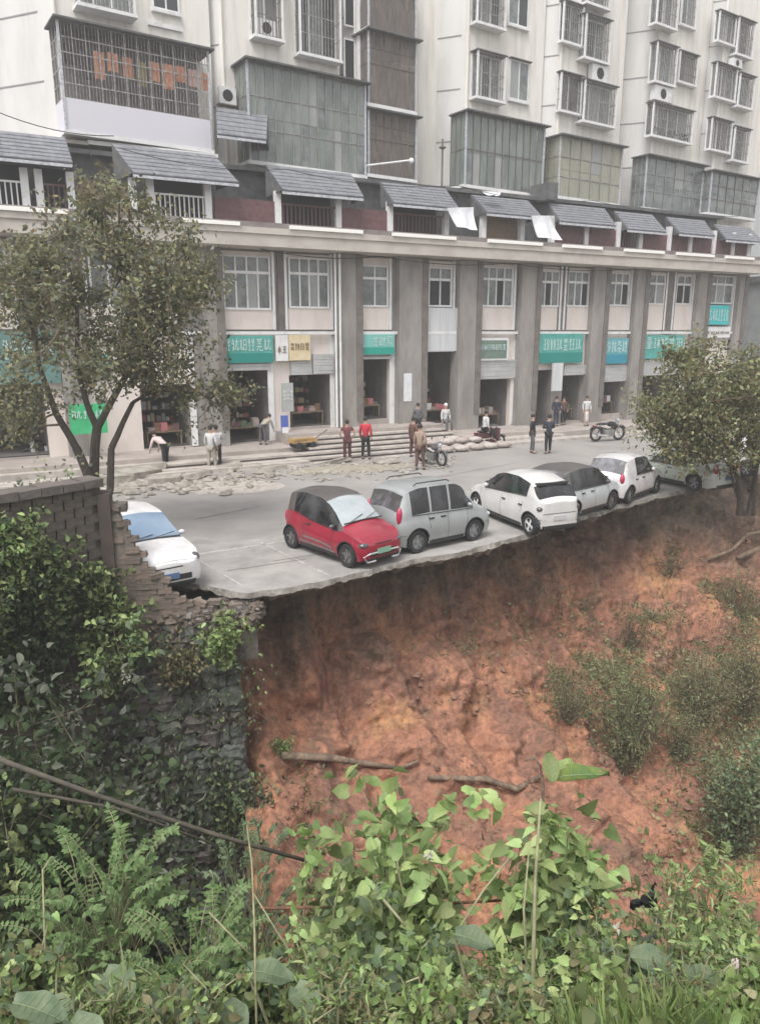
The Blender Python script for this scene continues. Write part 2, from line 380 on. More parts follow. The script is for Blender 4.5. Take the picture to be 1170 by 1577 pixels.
# the red soil bank
PA = [(-2.7,-.26),(-2.85,-1.0),(-2.55,-1.9),(-2.0,-2.8),(-1.2,-3.7),(-.1,-4.6),(1.4,-5.6),(3.4,-6.6),(5.8,-7.6),(8.6,-8.5),(12,-9.0)]
PB = [(-.25,-.10),(-.15,-.45),(.1,-.9),(.5,-1.5),(1.3,-2.3),(2.4,-3.2),(4.0,-4.4),(6.0,-5.8),(8.2,-7.1),(10.5,-8.2),(14,-8.9)]
def soilpt(t, k):                       # k in 0..10
    i = min(9, int(k)); f = k-i
    b = max(0, min(1, (t-TSLAB+3.5)/4.5)); b = b*b*(3-2*b)
    g = max(0, min(1, (t-1.5)/7)); 
    r = (PA[i][0]*(1-f)+PA[i+1][0]*f)*(1-b)+(PB[i][0]*(1-f)+PB[i+1][0]*f)*b
    z = (PA[i][1]*(1-f)+PA[i+1][1]*f)*(1-b)+(PB[i][1]*(1-f)+PB[i+1][1]*f)*b
    r += (1-b)*g*.35*min(1,k/3)
    e = edge(t); o = outward(t); p = e+o*r; p.z = z
    a = min(1, .25+k*.3)
    nn = noise.fractal(p*.55+Vector((3,1,7)), 1.0, 2.0, 4)*.72*a + noise.fractal(p*2.6, .9, 2.1, 6)*.15*a
    gul = noise.noise(Vector((t*1.5+noise.noise(Vector((0,0,k*.7)))*1.2, 2, k*.12)))*.42*min(1, k/2)*(1 if k < 7 else .5)
    rid = abs(noise.noise(p*3.7))*.10*a + noise.noise(Vector((t*4.2+noise.noise(p)*.8, k*.35, 5)))*.13*min(1,k/2)*(1 if k < 6 else .4) - max(0, noise.noise(Vector((t*.9, k*1.1, 21)))-.15)*.5
    return p + (o*.8+Vector((0,0,.6)))*(nn+gul+rid)
def soil():
    nt, nk = 430, 260; V = []
    for i in range(nt+1):
        t = .45 + (cum[11]+14)*(i/nt)**1.08
        for j in range(nk+1):
            q_ = soilpt(t, 10*(j/nk)**.95)
            if i == 0: q_ = Vector((q_.x+.02, q_.y, -9.3))
            V.append(tuple(q_))
    F_ = [(i*(nk+1)+j, i*(nk+1)+j+1, (i+1)*(nk+1)+j+1, (i+1)*(nk+1)+j) for i in range(nt) for j in range(nk)]
    me = bpy.data.meshes.new('soil_bank'); me.from_pydata(V, [], F_); me.update()
    m = mat('red_soil', (.30,.13,.082), .97)
    nt_ = m.node_tree; n = nt_.nodes; l = nt_.links; b = n['Principled BSDF']
    tc = n.new('ShaderNodeTexCoord')
    def nz(scale, det=7, dist=0, st=(1,1,1)):
        mp = n.new('ShaderNodeMapping'); mp.inputs['Scale'].default_value = st; l.new(tc.outputs['Object'], mp.inputs[0])
        t = n.new('ShaderNodeTexNoise'); t.inputs['Scale'].default_value = scale; t.inputs['Detail'].default_value = det
        t.inputs['Roughness'].default_value = .66; t.inputs['Distortion'].default_value = dist; l.new(mp.outputs[0], t.inputs[0]); return t
    def ramp(src, els):
        r = n.new('ShaderNodeValToRGB'); e = r.color_ramp.elements
        while len(e) < len(els): e.new(.5)
        for x, (p, c) in zip(e, els): x.position = p; x.color = (*c, 1)
        l.new(src, r.inputs[0]); return r
    def mix(f, a, b_, mode='MIX'):
        x = n.new('ShaderNodeMix'); x.data_type = 'RGBA'; x.blend_type = mode
        if isinstance(f, float): x.inputs[0].default_value = f
        else: l.new(f, x.inputs[0])
        l.new(a, x.inputs[6]); l.new(b_, x.inputs[7]); return x.outputs[2]
    base = ramp(nz(.42, 5, .6).outputs['Fac'], [(.30,(.21,.12,.09)),(.43,(.32,.165,.115)),(.54,(.42,.205,.13)),(.64,(.48,.265,.14)),(.76,(.35,.22,.16))])
    fine = ramp(nz(7, 9, 0, (1,1,.7)).outputs['Fac'], [(.30,(.42,.40,.38)),(.5,(.92,.92,.92)),(.68,(1.35,1.28,1.2))])
    col = mix(.85, base.outputs[0], fine.outputs[0], 'MULTIPLY')
    grey = ramp(nz(1.2, 6).outputs['Fac'], [(.4,(.115,.085,.065)),(.6,(.20,.155,.118))])
    # grey-brown topsoil layer, darkened to paint in the shade under the slab
    sp = n.new('ShaderNodeSeparateXYZ'); l.new(tc.outputs['Object'], sp.inputs[0])
    ad = n.new('ShaderNodeMath'); ad.operation = 'MULTIPLY_ADD'; nn = nz(.5, 4)
    l.new(nn.outputs['Fac'], ad.inputs[0]); ad.inputs[1].default_value = 3.4; l.new(sp.outputs[2], ad.inputs[2])
    mr = n.new('ShaderNodeMapRange'); mr.inputs[1].default_value = -1.5; mr.inputs[2].default_value = .5; l.new(ad.outputs[0], mr.inputs[0])
    col = mix(mr.outputs[0], col, mix(.85, grey.outputs[0], fine.outputs[0], 'MULTIPLY'))
    strk = ramp(nz(3.2, 6, .3, (1,1,.10)).outputs['Fac'], [(.36,(.60,.56,.54)),(.5,(1,1,1)),(.66,(1.22,1.18,1.12))])
    col = mix(.7, col, strk.outputs[0], 'MULTIPLY')
    pat = ramp(nz(.8, 8, 1.0).outputs['Fac'], [(.55,(0,0,0)),(.68,(.75,.75,.75))])
    dry = ramp(nz(9, 8).outputs['Fac'], [(.4,(.14,.11,.06)),(.6,(.27,.21,.13))])
    col = mix(pat.outputs[0], col, dry.outputs[0])
    l.new(col, b.inputs['Base Color'])
    bp = n.new('ShaderNodeBump'); bp.inputs['Strength'].default_value = 1.0; bp.inputs['Distance'].default_value = .10
    l.new(nz(4.5, 10).outputs['Fac'], bp.inputs['Height']); l.new(bp.outputs[0], b.inputs['Normal'])
    me.materials.append(m)
    me.polygons.foreach_set('use_smooth', [True]*len(me.polygons))
    o = bpy.data.objects.new('soil_bank', me); C.objects.link(o); return struct(o)
soilo = soil()
# near bank on which the plants stand, and the valley floor
def nearz(x, y):
    z = 2.75-1.18*(y-2.2)
    if y < 2.2: z = 2.75
    z += max(0, -x-2.5)*.12
    return max(z, -9.2)+noise.noise(Vector((x*.5, y*.5, 4)))*.35
mb = MB(); NX, NY = 70, 60
for i in range(NX+1):
    for j in range(NY+1):
        x = -22+i*46/NX; y = -6+j*20/NY; mb.v.append((x, y, nearz(x, y)))
mb.f = [(i*(NY+1)+j, (i+1)*(NY+1)+j, (i+1)*(NY+1)+j+1, i*(NY+1)+j+1) for i in range(NX) for j in range(NY)]
ground_m = mat('weedy_soil', (.07,.065,.035), .98, (.11,.085,.05), 2, .5, 12)
struct(mb.build('near_bank', ground_m, None, True))
mb = MB(); mb.add([(-200,-60,-9.0),(200,-60,-9.0),(200,60,-9.0),(-200,60,-9.0)], [(0,1,2,3)])
struct(mb.build('valley_floor', ground_m))

# clods and stones on the soil
mb = MB(); cn = 0
for i in range(11000):
    t = random.uniform(.6, cum[11]+3)
    k = random.triangular(3.5, 9.8, 8.5)
    if noise.noise(Vector((t*.8, k*.8, 2))) < -.05: continue
    p = soilpt(t, k); r = random.uniform(.012, .05)*random.choice([1,1,1,1,1.7,2.6])
    mb.rock(p+Vector((0,0,r*.2)), r, (1, .8, .7), .6)
mb.build('soil_clods', M['rocksoil'], None)
tag(bpy.data.objects['soil_clods'], 'loose red clods of earth lying on the landslide slope', 'soil clods', kind='stuff')
GL = [t for t in []]
# dead grass and rootlets on the soil
P = []; D = []; S = []
for i in range(5200):
    t = random.uniform(TSLAB*.45, cum[11]+5); k = random.triangular(1.0, 9.5, 5.5)
    if noise.noise(Vector((t*.5, k*.6, 11))) < -.02 : continue
    p = soilpt(t, k); P.append(p); o = outward(t)
    D.append((o.x*.6+random.gauss(0,.5), o.y*.6+random.gauss(0,.5), random.uniform(-.7,.9))); S.append(random.uniform(.12,.42))
o = scatter('dry_grass', T_G, P, D, S, leafmat('dry_grass_blade', (.26,.20,.11), (.16,.15,.07), .4)); tag(o, 'thin dry grass clinging to the red soil slope', 'dry grass', kind='stuff')

# earth and broken concrete at the corner where slab and wall meet
mb = MB(); mb2 = MB()
for i in range(520):
    x = random.uniform(-1.9, .35); p = Vector((-2.95+x*math.cos(math.radians(12)), 15.2+x*math.sin(math.radians(12)), 0)); p.y += random.uniform(-.1, .35)
    z_ = -.55+random.uniform(-.15,.25)+.35*max(0, p.y-15.2-.2*x); r_ = random.uniform(.06,.2); (mb if i % 3 else mb2).rock((p.x, p.y, min(z_, -.02)), r_*(.7 if i % 3 else .6), (1.2,1,.8), .5)
tag(mb.build('earth_clods', mat('brown_earth', (.17,.135,.11), .98, (.10,.08,.065), 3, .7, 12)), 'brown earth heaped on top of the stone wall under the slab corner', 'earth', kind='stuff')
tag(mb2.build('concrete_rubble', M['conc_edge']), 'broken concrete bits between brick wall and slab corner', 'rubble', kind='stuff')
# ------------------------------------------------------------------ retaining walls on the left
WP = (-2.95, 15.2); WA = math.radians(12)
wall = thing('retaining_wall', 'dark rubble stone retaining wall with dark joints beside the red soil', 'retaining wall', (WP[0], WP[1], 0), WA)
Box('core', M['stonegap'], wall, -9.5, -.3, .07, .9, -9.2, -.95)
stones = []
for k in range(9):
    b = MB(); b.box(-.5,.5,-.5,.5,-.5,.5)
    bm = bmesh.new(); bm.from_mesh(b.mesh('stone')); bmesh.ops.subdivide_edges(bm, edges=bm.edges, cuts=2, use_grid_fill=True)
    for v in bm.verts:
        v.co = v.co*(1-.75*max(0, v.co.length-.52)) + Vector([noise.noise(v.co*2.3+Vector((k*9+q*3, k, q))) for q in range(3)])*.34
    me = bpy.data.meshes.new('stone'); bm.to_mesh(me); bm.free(); me.materials.append(M[('stone','stone2','stone3')[k % 3]]); stones.append(me)
z = -.5; cnt = 0; restmb = MB()
while z > -8.8:
    hh = random.uniform(.20, .40); x = -.02-random.uniform(0,.12)
    while x > -3.9:
        w = random.uniform(.22, .60)
        if cnt < 295 and (x > -3.6):
            inst('stone', random.choice(stones), wall, (x-w/2, .03+random.uniform(-.08,.08), z-hh/2+random.uniform(-.04,.04)),
                 (random.uniform(-.1,.1), random.uniform(-.2,.2), random.uniform(-.15,.15)), (w*1.06, .34, hh*1.16)); cnt += 1
        x -= w
    z -= hh
for i in range(500):
    x = random.uniform(-9.4, -3.6); zz = random.uniform(-9, -.6)
    restmb.rock((x, .04, zz), random.uniform(.14,.26), (1.1,.5,.8), .25)
o = restmb.build('stones', M['stone'], wall); o['kind'] = 'stuff'

# broken brick wall standing on it
bw = thing('brick_wall', 'broken brown brick wall with stepped sloping top beside the lilac white car', 'brick wall', (WP[0], WP[1], 0), WA)
def bwtop(x):   # height of the broken top along local x (right end 0.2)
    pts = [(-2.6,2.36),(-2.36,1.95),(-2.15,1.42),(-2.0,.98),(-1.66,.60),(-1.45,.25),(-1.15,-.02),(-.6,-.12),(.1,-.3),(.4,-.5)]
    if x <= pts[0][0]: return pts[0][1]
    for (a,za),(b,zb) in zip(pts, pts[1:]):
        if x <= b: return za+(zb-za)*(x-a)/(b-a)
    return -.5
brickme = []
for k in range(3):
    b = MB().jbox(-.5,.5,-.5,.5,-.5,.5,.05); me = b.mesh('brick'); me.materials.append(M['brick'] if k else mat('pale_brick', (.25,.185,.15), .95, (.18,.145,.12), 3, .5, 14)); brickme.append(me)
core = MB(); ch = .115; bl = .29; z = -1.45; r = 0; nb = 0
while z < 2.5:
    x = -2.62+(bl/2 if r % 2 else 0)
    while x < .35:
        rag = noise.noise(Vector((x*3.1, z*2.3, 4)))*.16+random.uniform(-.05,.05)
        if z+ch <= bwtop(x+bl/2)+.03+rag and not (z < -.5 and x > -.2):
            if nb < 298:
                inst('brick', random.choice(brickme), bw, (x+bl/2, .02+random.uniform(-.02,.03), z+ch/2), (0,random.uniform(-.03,.03) if z+ch*2.5 < bwtop(x+bl/2) else random.uniform(-.22,.22),random.uniform(-.04,.04) if z+ch*2.5 < bwtop(x+bl/2) else random.uniform(-.5,.5)), (bl-.010, .16, ch-.010)); nb += 1
            else: core.box(x+.01, x+bl-.01, -.06, .1, z+.008, z+ch-.008)
        x += bl
    z += ch; r += 1
pts = [(-2.62,-1.5)]+[(.3 if zz < -.6 else .2, zz) for zz in (-1.5,)]
cm = MB(); xs = [-2.62+i*.12 for i in range(25)]
for x in xs: cm.box(x, min(x+.12, .28), -.035, .26, -1.5, bwtop(x+.06)-.16+noise.noise(Vector((x*3.1, 1, 4)))*.08)
cm.build('mortar_core', M['mortar'], bw)
if core.v: o = core.build('bricks', M['brick'], bw); o['kind'] = 'stuff'
MB().jbox(-2.75,-2.52,-.12,.3,-1.6,2.35,.02).build('wall_post', mat('post_brown', (.085,.062,.055), .9, (.06,.05,.045), 4), bw)
MB().jbox(-2.5,-2.22,-.05,.3,1.95,2.12,.02).build('cap_stone', M['coping'], bw)
# plaster wall running towards the camera on the far left, with coping
LWX, LWZ = -2.66, 0
base = Vector((WP[0]+LWX*math.cos(WA), WP[1]+LWX*math.sin(WA), 0))
lw = thing('garden_wall', 'long brown weathered wall with flat coping at far left in front of the tree', 'wall', base, math.radians(50))
cm = MB(); x = 0
lwrows = []
cm.box(-9, -.02, .06, .35, -8.0, 2.5); cm.build('wall_face', mat('mouldy_render', (.115,.095,.082), .98, (.06,.055,.045), 1.6, .5, 9, col3=(.10,.085,.07), detail=8), lw)
for i in range(22):
    MB().jbox(-.42*(i+1)+.01, -.42*i-.01, -.08, .46, 2.502, 2.66, .012).build('coping_stone', M['coping'], lw)
cb = MB().jbox(-.5,.5,-.5,.5,-.5,.5,.06).mesh('block'); cb.materials.append(mat('dark_block', (.135,.112,.095), .97, (.08,.07,.06), 3, .6, 12))
z = -.2; r = 0
while z < 2.4:
    x = -.02-(0 if r % 2 else .2)
    while x > -4.6:
        inst('block', cb, lw, (x-.2, .05, z+.09), (0,0,random.uniform(-.03,.03)), (.385, .1, .165)); x -= .4
    z += .18; r += 1
# ------------------------------------------------------------------ shop building
FA = math.radians(28); FP0 = (-7.83, 33.76)
def W(s, n, z=0):                       # street-front frame: s along, n towards the camera
    return Vector((FP0[0]+s*math.cos(FA)+n*math.sin(FA), FP0[1]+s*math.sin(FA)-n*math.cos(FA), z))
def fac(u, v, n=0.0):
    p = W(0, n); return onplane(u, v, p, FA)
shop = thing('shop_building', 'two storey row of shops with grey stone pillars and long beige cornice behind the street', 'building', (FP0[0], FP0[1], 0), FA)
# local frame of shop: x along, -y towards the camera
SL, SR = -22.0, 35.2
def fs(u, v=450, n=0): return fac(u, v, n)[0]
PILL = [(305,340),(512,552),(608,652),(700,735),(795,825),(905,930),(970,990),(1065,1085),(1128,1141)]
pl = [(fs(a), fs(b)) for a, b in PILL]
pl = [(-17.6,-16.3),(-12.2,-11.2),(-5.9,-5.1)]+pl
for i, (a, b) in enumerate(pl):
    Box('pillar', M['greystone'], shop, a+.02, b-.02, -.45, .3, 0, 9.02)
    if i >= 3: Box('pillar_edge', M['darkstone'], shop, b-.34, b+.0, -.50, -.455, 1.2, 9.0)
Box('pillar_band', M['darkstone'], shop, fs(427), fs(440), -.12, .2, 5.5, 9.0)
Box('pillar_band', M['darkstone'], shop, fs(858), fs(872), -.12, .2, 5.5, 9.0)
Box('pillar_band', M['darkstone'], shop, fs(1022), fs(1038), -.12, .2, 5.5, 9.0)
Box('upper_wall', M['greystone'], shop, SL, SR, 0, .3, 5.45, 9.1)
# ground floor bays: (u0,u1 opening, vtop, vbottom)
BAYS = [(215,290,592,690),(342,415,571,682),(445,512,577,657),(551,600,549,646),(652,706,542,652),(729,786,584,658),(818,850,570,655),(866,899,578,648),(925,960,588,637),(985,1045,578,628),(1086,1128,575,622)]
op = []
for u0,u1,v0,v1 in BAYS:
    a, zt = fac(u0, v0); b, _ = fac(u1, v0); zb = fac((u0+u1)/2, v1)[1]
    op.append((a, b, fac((u0+u1)/2, v0)[1], max(.25, zb)))
op = [(-17.,-13.2,3.7,.5),(-10.6,-6.6,3.7,.5)] + op
# wall pieces between openings
prev = SL
for i, (a, b, zt, zb) in enumerate(op):
    if a > prev: Box('shopfront_wall', M['greystone'] if i % 2 else M['cream'], shop, prev, a, .003, .3, 0, 5.45)
    Box('lintel', M['cream'], shop, a, b, .004, .3, zt, 5.45)
    Box('threshold', M['paving'], shop, a, b, .0, .6, 0, zb)
    prev = b
    r = MB(); D_ = 5.2; y0 = .3
    r.add([(a,y0,zb),(b,y0,zb),(b,D_,zb),(a,D_,zb),(a,y0,zt+.3),(b,y0,zt+.3),(b,D_,zt+.3),(a,D_,zt+.3)],
          [(0,1,2,3),(7,6,5,4),(3,2,6,7),(0,3,7,4),(2,1,5,6)])
    r.build('shop_room', M['interior'], shop)
Box('shopfront_wall', M['greystone'], shop, prev, SR, .003, .3, 0, 5.45)
Box('end_wall', M['greystone'], shop, SR-.3, SR, .3, 9, 0, 9.1)
Box('rear_wall', M['greystone'], shop, SL, SR-.3, 8.7, 9, 0, 9.1)
# white jambs
for (u, n0) in ((417,0),(512,0),(603,0),(790,0),(903,0),(964,0),(296,0),(1060,0)):
    s = fs(u, 600); Box('door_jamb', M['white'], shop, s-.14, s+.14, -.05, .0, .5, 5.3)
# drain pipes
for u, n in ((517,.55),(524,.6)):
    s = fs(u, 500, n); MB().tube([(s,-n,1.0),(s,-n,9.0)], .055, 6).build('drain_pipe', M['white'], shop)
# cream panels and windows of the upper storey: window box + lights across
WIN = [(345,413,396,474,4,0,'p'),(446,503,400,472,4,0,'p'),(557,594,411,470,2,0,'p'),(660,692,414,470,2,1,''),(738,786,413,470,4,2,'p'),
       (827,857,419,470,3,1,'p'),(873,903,420,470,3,2,'p'),(935,965,422,469,3,2,'p'),(995,1020,424,467,2,0,'p'),(1040,1061,426,467,2,1,'p'),(1088,1125,426,466,3,0,'')]
def fwin(a, b, z0, z1, n, dark, panel):
    w = b-a
    # cream surround
    if panel: Box('spandrel_panel', M['cream'], shop, a-.12, b+.15, -.07, -.002, 5.6, z0-.08)
    Box('window_head', M['cream'], shop, a-.15, b+.2, -.07, -.002, z1+.06, 8.95)
    for x in (a-.24, b+.2): Box('window_moulding', M['white'], shop, x-.06, x+.06, -.14, -.003, 5.6, 9.0)
    fr = MB(); t = .055; y0, y1 = -.11, -.03
    fr.box(a-.08, b+.08, y0-.02, y1, z0-.09, z0); fr.box(a-.08, b+.08, y0, y1, z1, z1+.07)
    fr.box(a-.08, a, y0, y1, z0, z1); fr.box(b, b+.08, y0, y1, z0, z1)
    tz = z0+(z1-z0)*.70
    fr.box(a, b, y0, y1, tz-.06, tz+.06)
    for i in range(1, n):
        x = a+w*i/n; fr.box(x-t*.6, x+t*.6, y0+.004, y1, z0, tz-.06); fr.box(x-t*.6, x+t*.6, y0+.004, y1, tz+.06, z1)
    f = fr.build('window', M['white'], shop)
    for i in range(n):
        x0 = a+w*i/n+t*.6; x1 = a+w*(i+1)/n-t*.6
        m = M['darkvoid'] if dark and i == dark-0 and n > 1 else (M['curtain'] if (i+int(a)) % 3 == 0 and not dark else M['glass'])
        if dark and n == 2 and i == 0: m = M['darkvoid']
        Box('pane', m, f, x0, x1, -.055, -.035, z0, tz-.06); Box('pane', M['glass'], f, x0, x1, -.055, -.035, tz+.06, z1)
for u0,u1,v0,v1,n,dk,pn in WIN:
    a = fs(u0,(v0+v1)/2); b = fs(u1,(v0+v1)/2); z1 = fac((u0+u1)/2, v0)[1]; z0 = fac((u0+u1)/2, v1)[1]
    fwin(a, b, z0, z1, n, dk, pn)
for a in (-21,-18.9,-15.8,-14.2,-10.6,-8.8,-4.4,-2.6): fwin(a, a+1.3, 6.6, 8.7, 2, 0, 'p')
# sill moulding under each bay
for i in range(len(pl)-1):
    Box('sill_moulding', M['white'], shop, pl[i][1]+.0, pl[i+1][0]-.0, -.26, -.145, 5.38, 5.52)
# cornice, ledge with slanting strip lights
Box('cornice', M['cornice'], shop, SL, SR+.3, -1.45, 9.0, 9.05, 9.78)
Box('cornice_lip', M['cornice'], shop, SL, SR+.34, -1.52, -1.452, 9.55, 9.80)
Box('terrace_ledge', M['ledge'], shop, SL, SR+.3, -1.44, 9.0, 9.783, 10.02)
for u0,u1,v0,v1 in ((-60,105,302,318),(278,368,331,339),(445,557,344,354),(603,700,358,366),(750,833,368,376),(865,925,376,381),(960,1020,382,388),(1040,1097,388,392),(1115,1158,394,398)):
    a = fac(u0,v0,1.45)[0]; b = fac(u1,v1,1.45)[0]
    Box('white_strip', M['strip'], shop, a, b, -1.60, -1.455, 9.80, 9.95)
# terrace storey: dark wall with posts, railings and coloured panels
Box('terrace_wall', M['darkroof'], shop, SL, SR-.5, 1.9, 8.5, 10.023, 12.6)
Box('terrace_roof', M['darkroof'], shop, SL, SR-.3, 1.5, 9.2, 12.6, 12.78)
posts = [40,62,110,205,232,320,427,520,600,687,745,805,852,905,955,990,1035,1068,1105,1135,1160]
for i, u in enumerate(posts):
    s = fs(u, 300, -.2); MB().box(s-.14, s+.14, .1, .35, 10.02, 11.35+.25).build('terrace_post', M['white'], shop)
rails = [(-40,40,0),(62,110,1),(122,200,3),(235,318,0),(330,425,2),(432,518,1),(525,598,2),(605,683,1),(750,802,3),(857,903,2),(908,953,2),(958,988,1),(993,1033,2),(1038,1066,2),(1070,1103,2),(1107,1133,2),(1137,1165,2)]
for u0,u1,k in rails:
    a = fs(u0,300,-.2); b = fs(u1,300,-.2)
    if k == 0 or k == 1:
        r = MB(); r.box(a,b,.18,.24,11.05,11.12)
        x = a+.08
        while x < b: r.box(x,x+.05,.19,.23,10.02,11.05); x += .2
        r.build('railing', M['white'] if k == 0 else M['redbrown'], shop)
        Box('terrace_infill', M['darkvoid'], shop, a, b, .9, .95, 10.02, 11.8)  # near-black sheet paints the shade of the open bay behind the railing
    elif k == 2:
        Box('terrace_infill', M['redbrown'], shop, a, b, .2, .28, 10.02, 11.15)
    else: Box('terrace_infill', M['wood'], shop, a, b, .5, .55, 10.02, 11.4)
# tiled awnings
AWN = [((-60,196),(100,211),(112,252),(-60,233)),((172,220),(330,241),(368,284),(205,263)),((408,252),(540,269),(560,305),(435,291)),
       ((585,280),(685,291),(706,322),(606,311)),((725,300),(812,309),(834,335),(750,326)),((843,313),(930,321),(948,348),(862,340)),
       ((945,325),(1003,331),(1026,357),(966,353)),((1025,333),(1083,341),(1100,364),(1046,358)),((1098,345),(1153,351),(1175,373),(1118,368))]
def awning(q, parent, nf=.55, nb=-1.05, rows=7, name='awning'):
    (tl, tr, br, bl) = q
    def P(p, n):
        s, z = fac(p[0], p[1], n); return Vector((s, -n, z))
    A, B, C_, D_ = P(tl, nb), P(tr, nb), P(br, nf), P(bl, nf)
    A.z = B.z = (A.z+B.z)/2; C_.z = D_.z = (C_.z+D_.z)/2
    nrm = (B-A).cross(D_-A).normalized(); nrm = nrm if nrm.z > 0 else -nrm
    m = MB(); t = nrm*.07
    m.add([A-t,B-t,C_-t,D_-t,A,B,C_,D_], [(0,1,2,3),(7,6,5,4),(0,4,5,1),(1,5,6,2),(2,6,7,3),(3,7,4,0)])
    aw = m.build(name, M['awning'], parent)
    for i in range(rows):
        f0, f1 = i/rows, (i+1)/rows
        r = MB(); n = max(4, int((B-A).length/.26))
        for j in range(n):
            g0, g1 = (j+.03)/n, (j+.97)/n; jj = random.uniform(0,.012)
            p = lambda g, f, h: (A.lerp(B, g)).lerp(D_.lerp(C_, g), f)+nrm*h
            r.add([p(g0,f0,.01),p(g1,f0,.01),p(g1,f1,.035+jj),p(g0,f1,.035+jj),p(g1,f1+.012,.0),p(g0,f1+.012,.0)], [(0,3,2,1),(3,5,4,2)])
        r.build('tile_row', M['awning'], aw)
    b = MB(); d = Vector((0,0,.11))
    b.add([D_-t,C_-t,C_-t-d,D_-t-d,D_-t+Vector((0,-.05,0)),C_-t+Vector((0,-.05,0)),C_-t-d+Vector((0,-.05,0)),D_-t-d+Vector((0,-.05,0))],[(0,1,2,3),(4,7,6,5),(0,4,5,1),(1,5,6,2),(2,6,7,3),(3,7,4,0)])
    b.build('awning_edge', M['awnedge'], aw)
    for P_, Q_ in ((A, D_), (B, C_)):
        K_ = Vector((P_.x, P_.y, Q_.z-.1)); X_ = Vector((.03,0,0))
        MB().add([P_, Q_, K_, P_+X_, Q_+X_, K_+X_], [(0,1,2),(5,4,3),(0,3,4,1),(1,4,5,2),(2,5,3,0)]).build('awning_cheek', M['darkroof'], aw)
    return aw
for q in AWN: awning(q, shop)
awning(((332,163),(412,178),(410,216),(335,205)), shop, -.6, -2.2, 6)
Box('roof_gable', M['darkroof'], shop, fs(838,280,-1), fs(852,280,-1), .6, 2.2, 12.5, 13.4)
# flat roof slabs with white edge under the tower balconies
def slabpx(u0, u1, v, n, th, m, name='roof_edge'):
    a, za = fac(u0, v, n); b, zb = fac(u1, v, n); Box(name, m, shop, a, b, -n, -n+1.6, za-th, za)
slabpx(-60, 135, 196, -1.6, .14, M['cornice']); slabpx(135, 335, 215, -1.6, .16, M['white'])
slabpx(340, 555, 252, -2.0, .12, M['white']); slabpx(560, 712, 283, -2.0, .12, M['darkroof']); slabpx(715, 838, 290, -2.0, .12, M['cornice'])
# ------------------------------------------------------------------ shop signs (things of their own)
GLY = {}
def glyph(k):
    if k in GLY: return GLY[k]
    r = random.Random(k); m = MB(); t = .075
    def st(x0,z0,x1,z1):
        p, q = Vector((x0,0,z0)), Vector((x1,0,z1)); d = (q-p).normalized(); s = Vector((-d.z,0,d.x))*t/2; y = Vector((0,-.05,0))
        vs = [p-s,q-s,q+s,p+s]; m.add([v for v in vs]+[v+y for v in vs], [(0,3,2,1),(4,5,6,7),(0,1,5,4),(1,2,6,5),(2,3,7,6),(3,0,4,7)])
    def comp(x0,x1,z0,z1):
        L_ = lambda a,b,c,d: st(x0+(x1-x0)*a, z0+(z1-z0)*b, x0+(x1-x0)*c, z0+(z1-z0)*d)
        c = r.randrange(6)
        if c == 0: L_(.12,.1,.12,.9); L_(.12,.9,.88,.9); L_(.88,.9,.88,.1); L_(.88,.1,.12,.1); L_(.12,.5,.88,.5)
        elif c == 1: L_(.05,.7,.95,.7); L_(.5,1,.5,.0); L_(.5,.65,.08,.2); L_(.5,.65,.92,.2)
        elif c == 2: L_(.1,.9,.9,.9); L_(.18,.5,.82,.5); L_(.02,.08,.98,.08); L_(.5,.9,.5,.08)
        elif c == 3: L_(.5,1,.1,.55); L_(.42,.65,.42,.0); L_(.55,.8,.95,.8); L_(.6,.45,.95,.45); L_(.75,.8,.75,.05)
        elif c == 4: L_(.05,.78,.95,.78); L_(.3,1,.3,.6); L_(.7,1,.7,.6); L_(.15,.45,.85,.45); L_(.5,.78,.5,.05); L_(.2,.05,.8,.05)
        else: L_(.5,1,.5,.8); L_(.08,.78,.92,.78); L_(.35,.7,.1,.1); L_(.6,.7,.6,.1); L_(.6,.1,.95,.1); L_(.95,.1,.95,.3)
    if r.random() < .55: comp(.03,.40,.05,.95); comp(.48,.97,.05,.95)
    elif r.random() < .5: comp(.08,.92,.54,.97); comp(.08,.92,.03,.46)
    else: comp(.05,.95,.05,.95)
    GLY[k] = m; return m
def sign(u0,u1,v0,v1,m,label,nchar=0,lm=None,low=None,n=.30,ch=(.42,.92),name='shop_sign',cat='sign',xr=(.04,.96),frame=None,z=None):
    a = fac(u0,(v0+v1)/2,n)[0]; b = fac(u1,(v0+v1)/2,n)[0]; um = (u0+u1)/2
    z1 = fac(um, v0, n)[1]; z0 = fac(um, v1, n)[1]; h = z1-z0; w = b-a
    t = thing(name, label, cat, W(a, n, z0), FA)
    Box('board', m, t, 0, w, .0, .12, 0, h)
    if low: Box('lower_band', low, t, 0, w, -.012, -.001, 0.03, h*.36)
    if frame: Box('frame', frame, t, -.12, w+.12, .02, .10, -.10, h+.12)
    if nchar:
        x0, x1 = w*xr[0], w*xr[1]; cw = (x1-x0)/nchar; hh = h*(ch[1]-ch[0])
        for i in range(nchar):
            g = glyph(i*13+int(u0)); k = MB(); sx = cw*.88
            k.add([(x0+cw*(i+.06)+p[0]*sx, -.012+p[1]*.4, h*ch[0]+p[2]*hh) for p in g.v], g.f)
            k.build('character', lm or M['lettering'], t)
    return t
sign(340,421,517,559,M['teal'],'teal shop sign with white characters left of the yellow sign', 6, low=mat('teal_band',(.01,.22,.19),.5))
sign(445,478,516,555,M['yellow'],'small yellow notice board above the roller shutter', 4, M['letterdark'], ch=(.4,.7))
sign(425,444,516,556,M['white'],'narrow white vertical sign with dark marks between teal and yellow boards', 1, M['letterdark'], ch=(.3,.6))
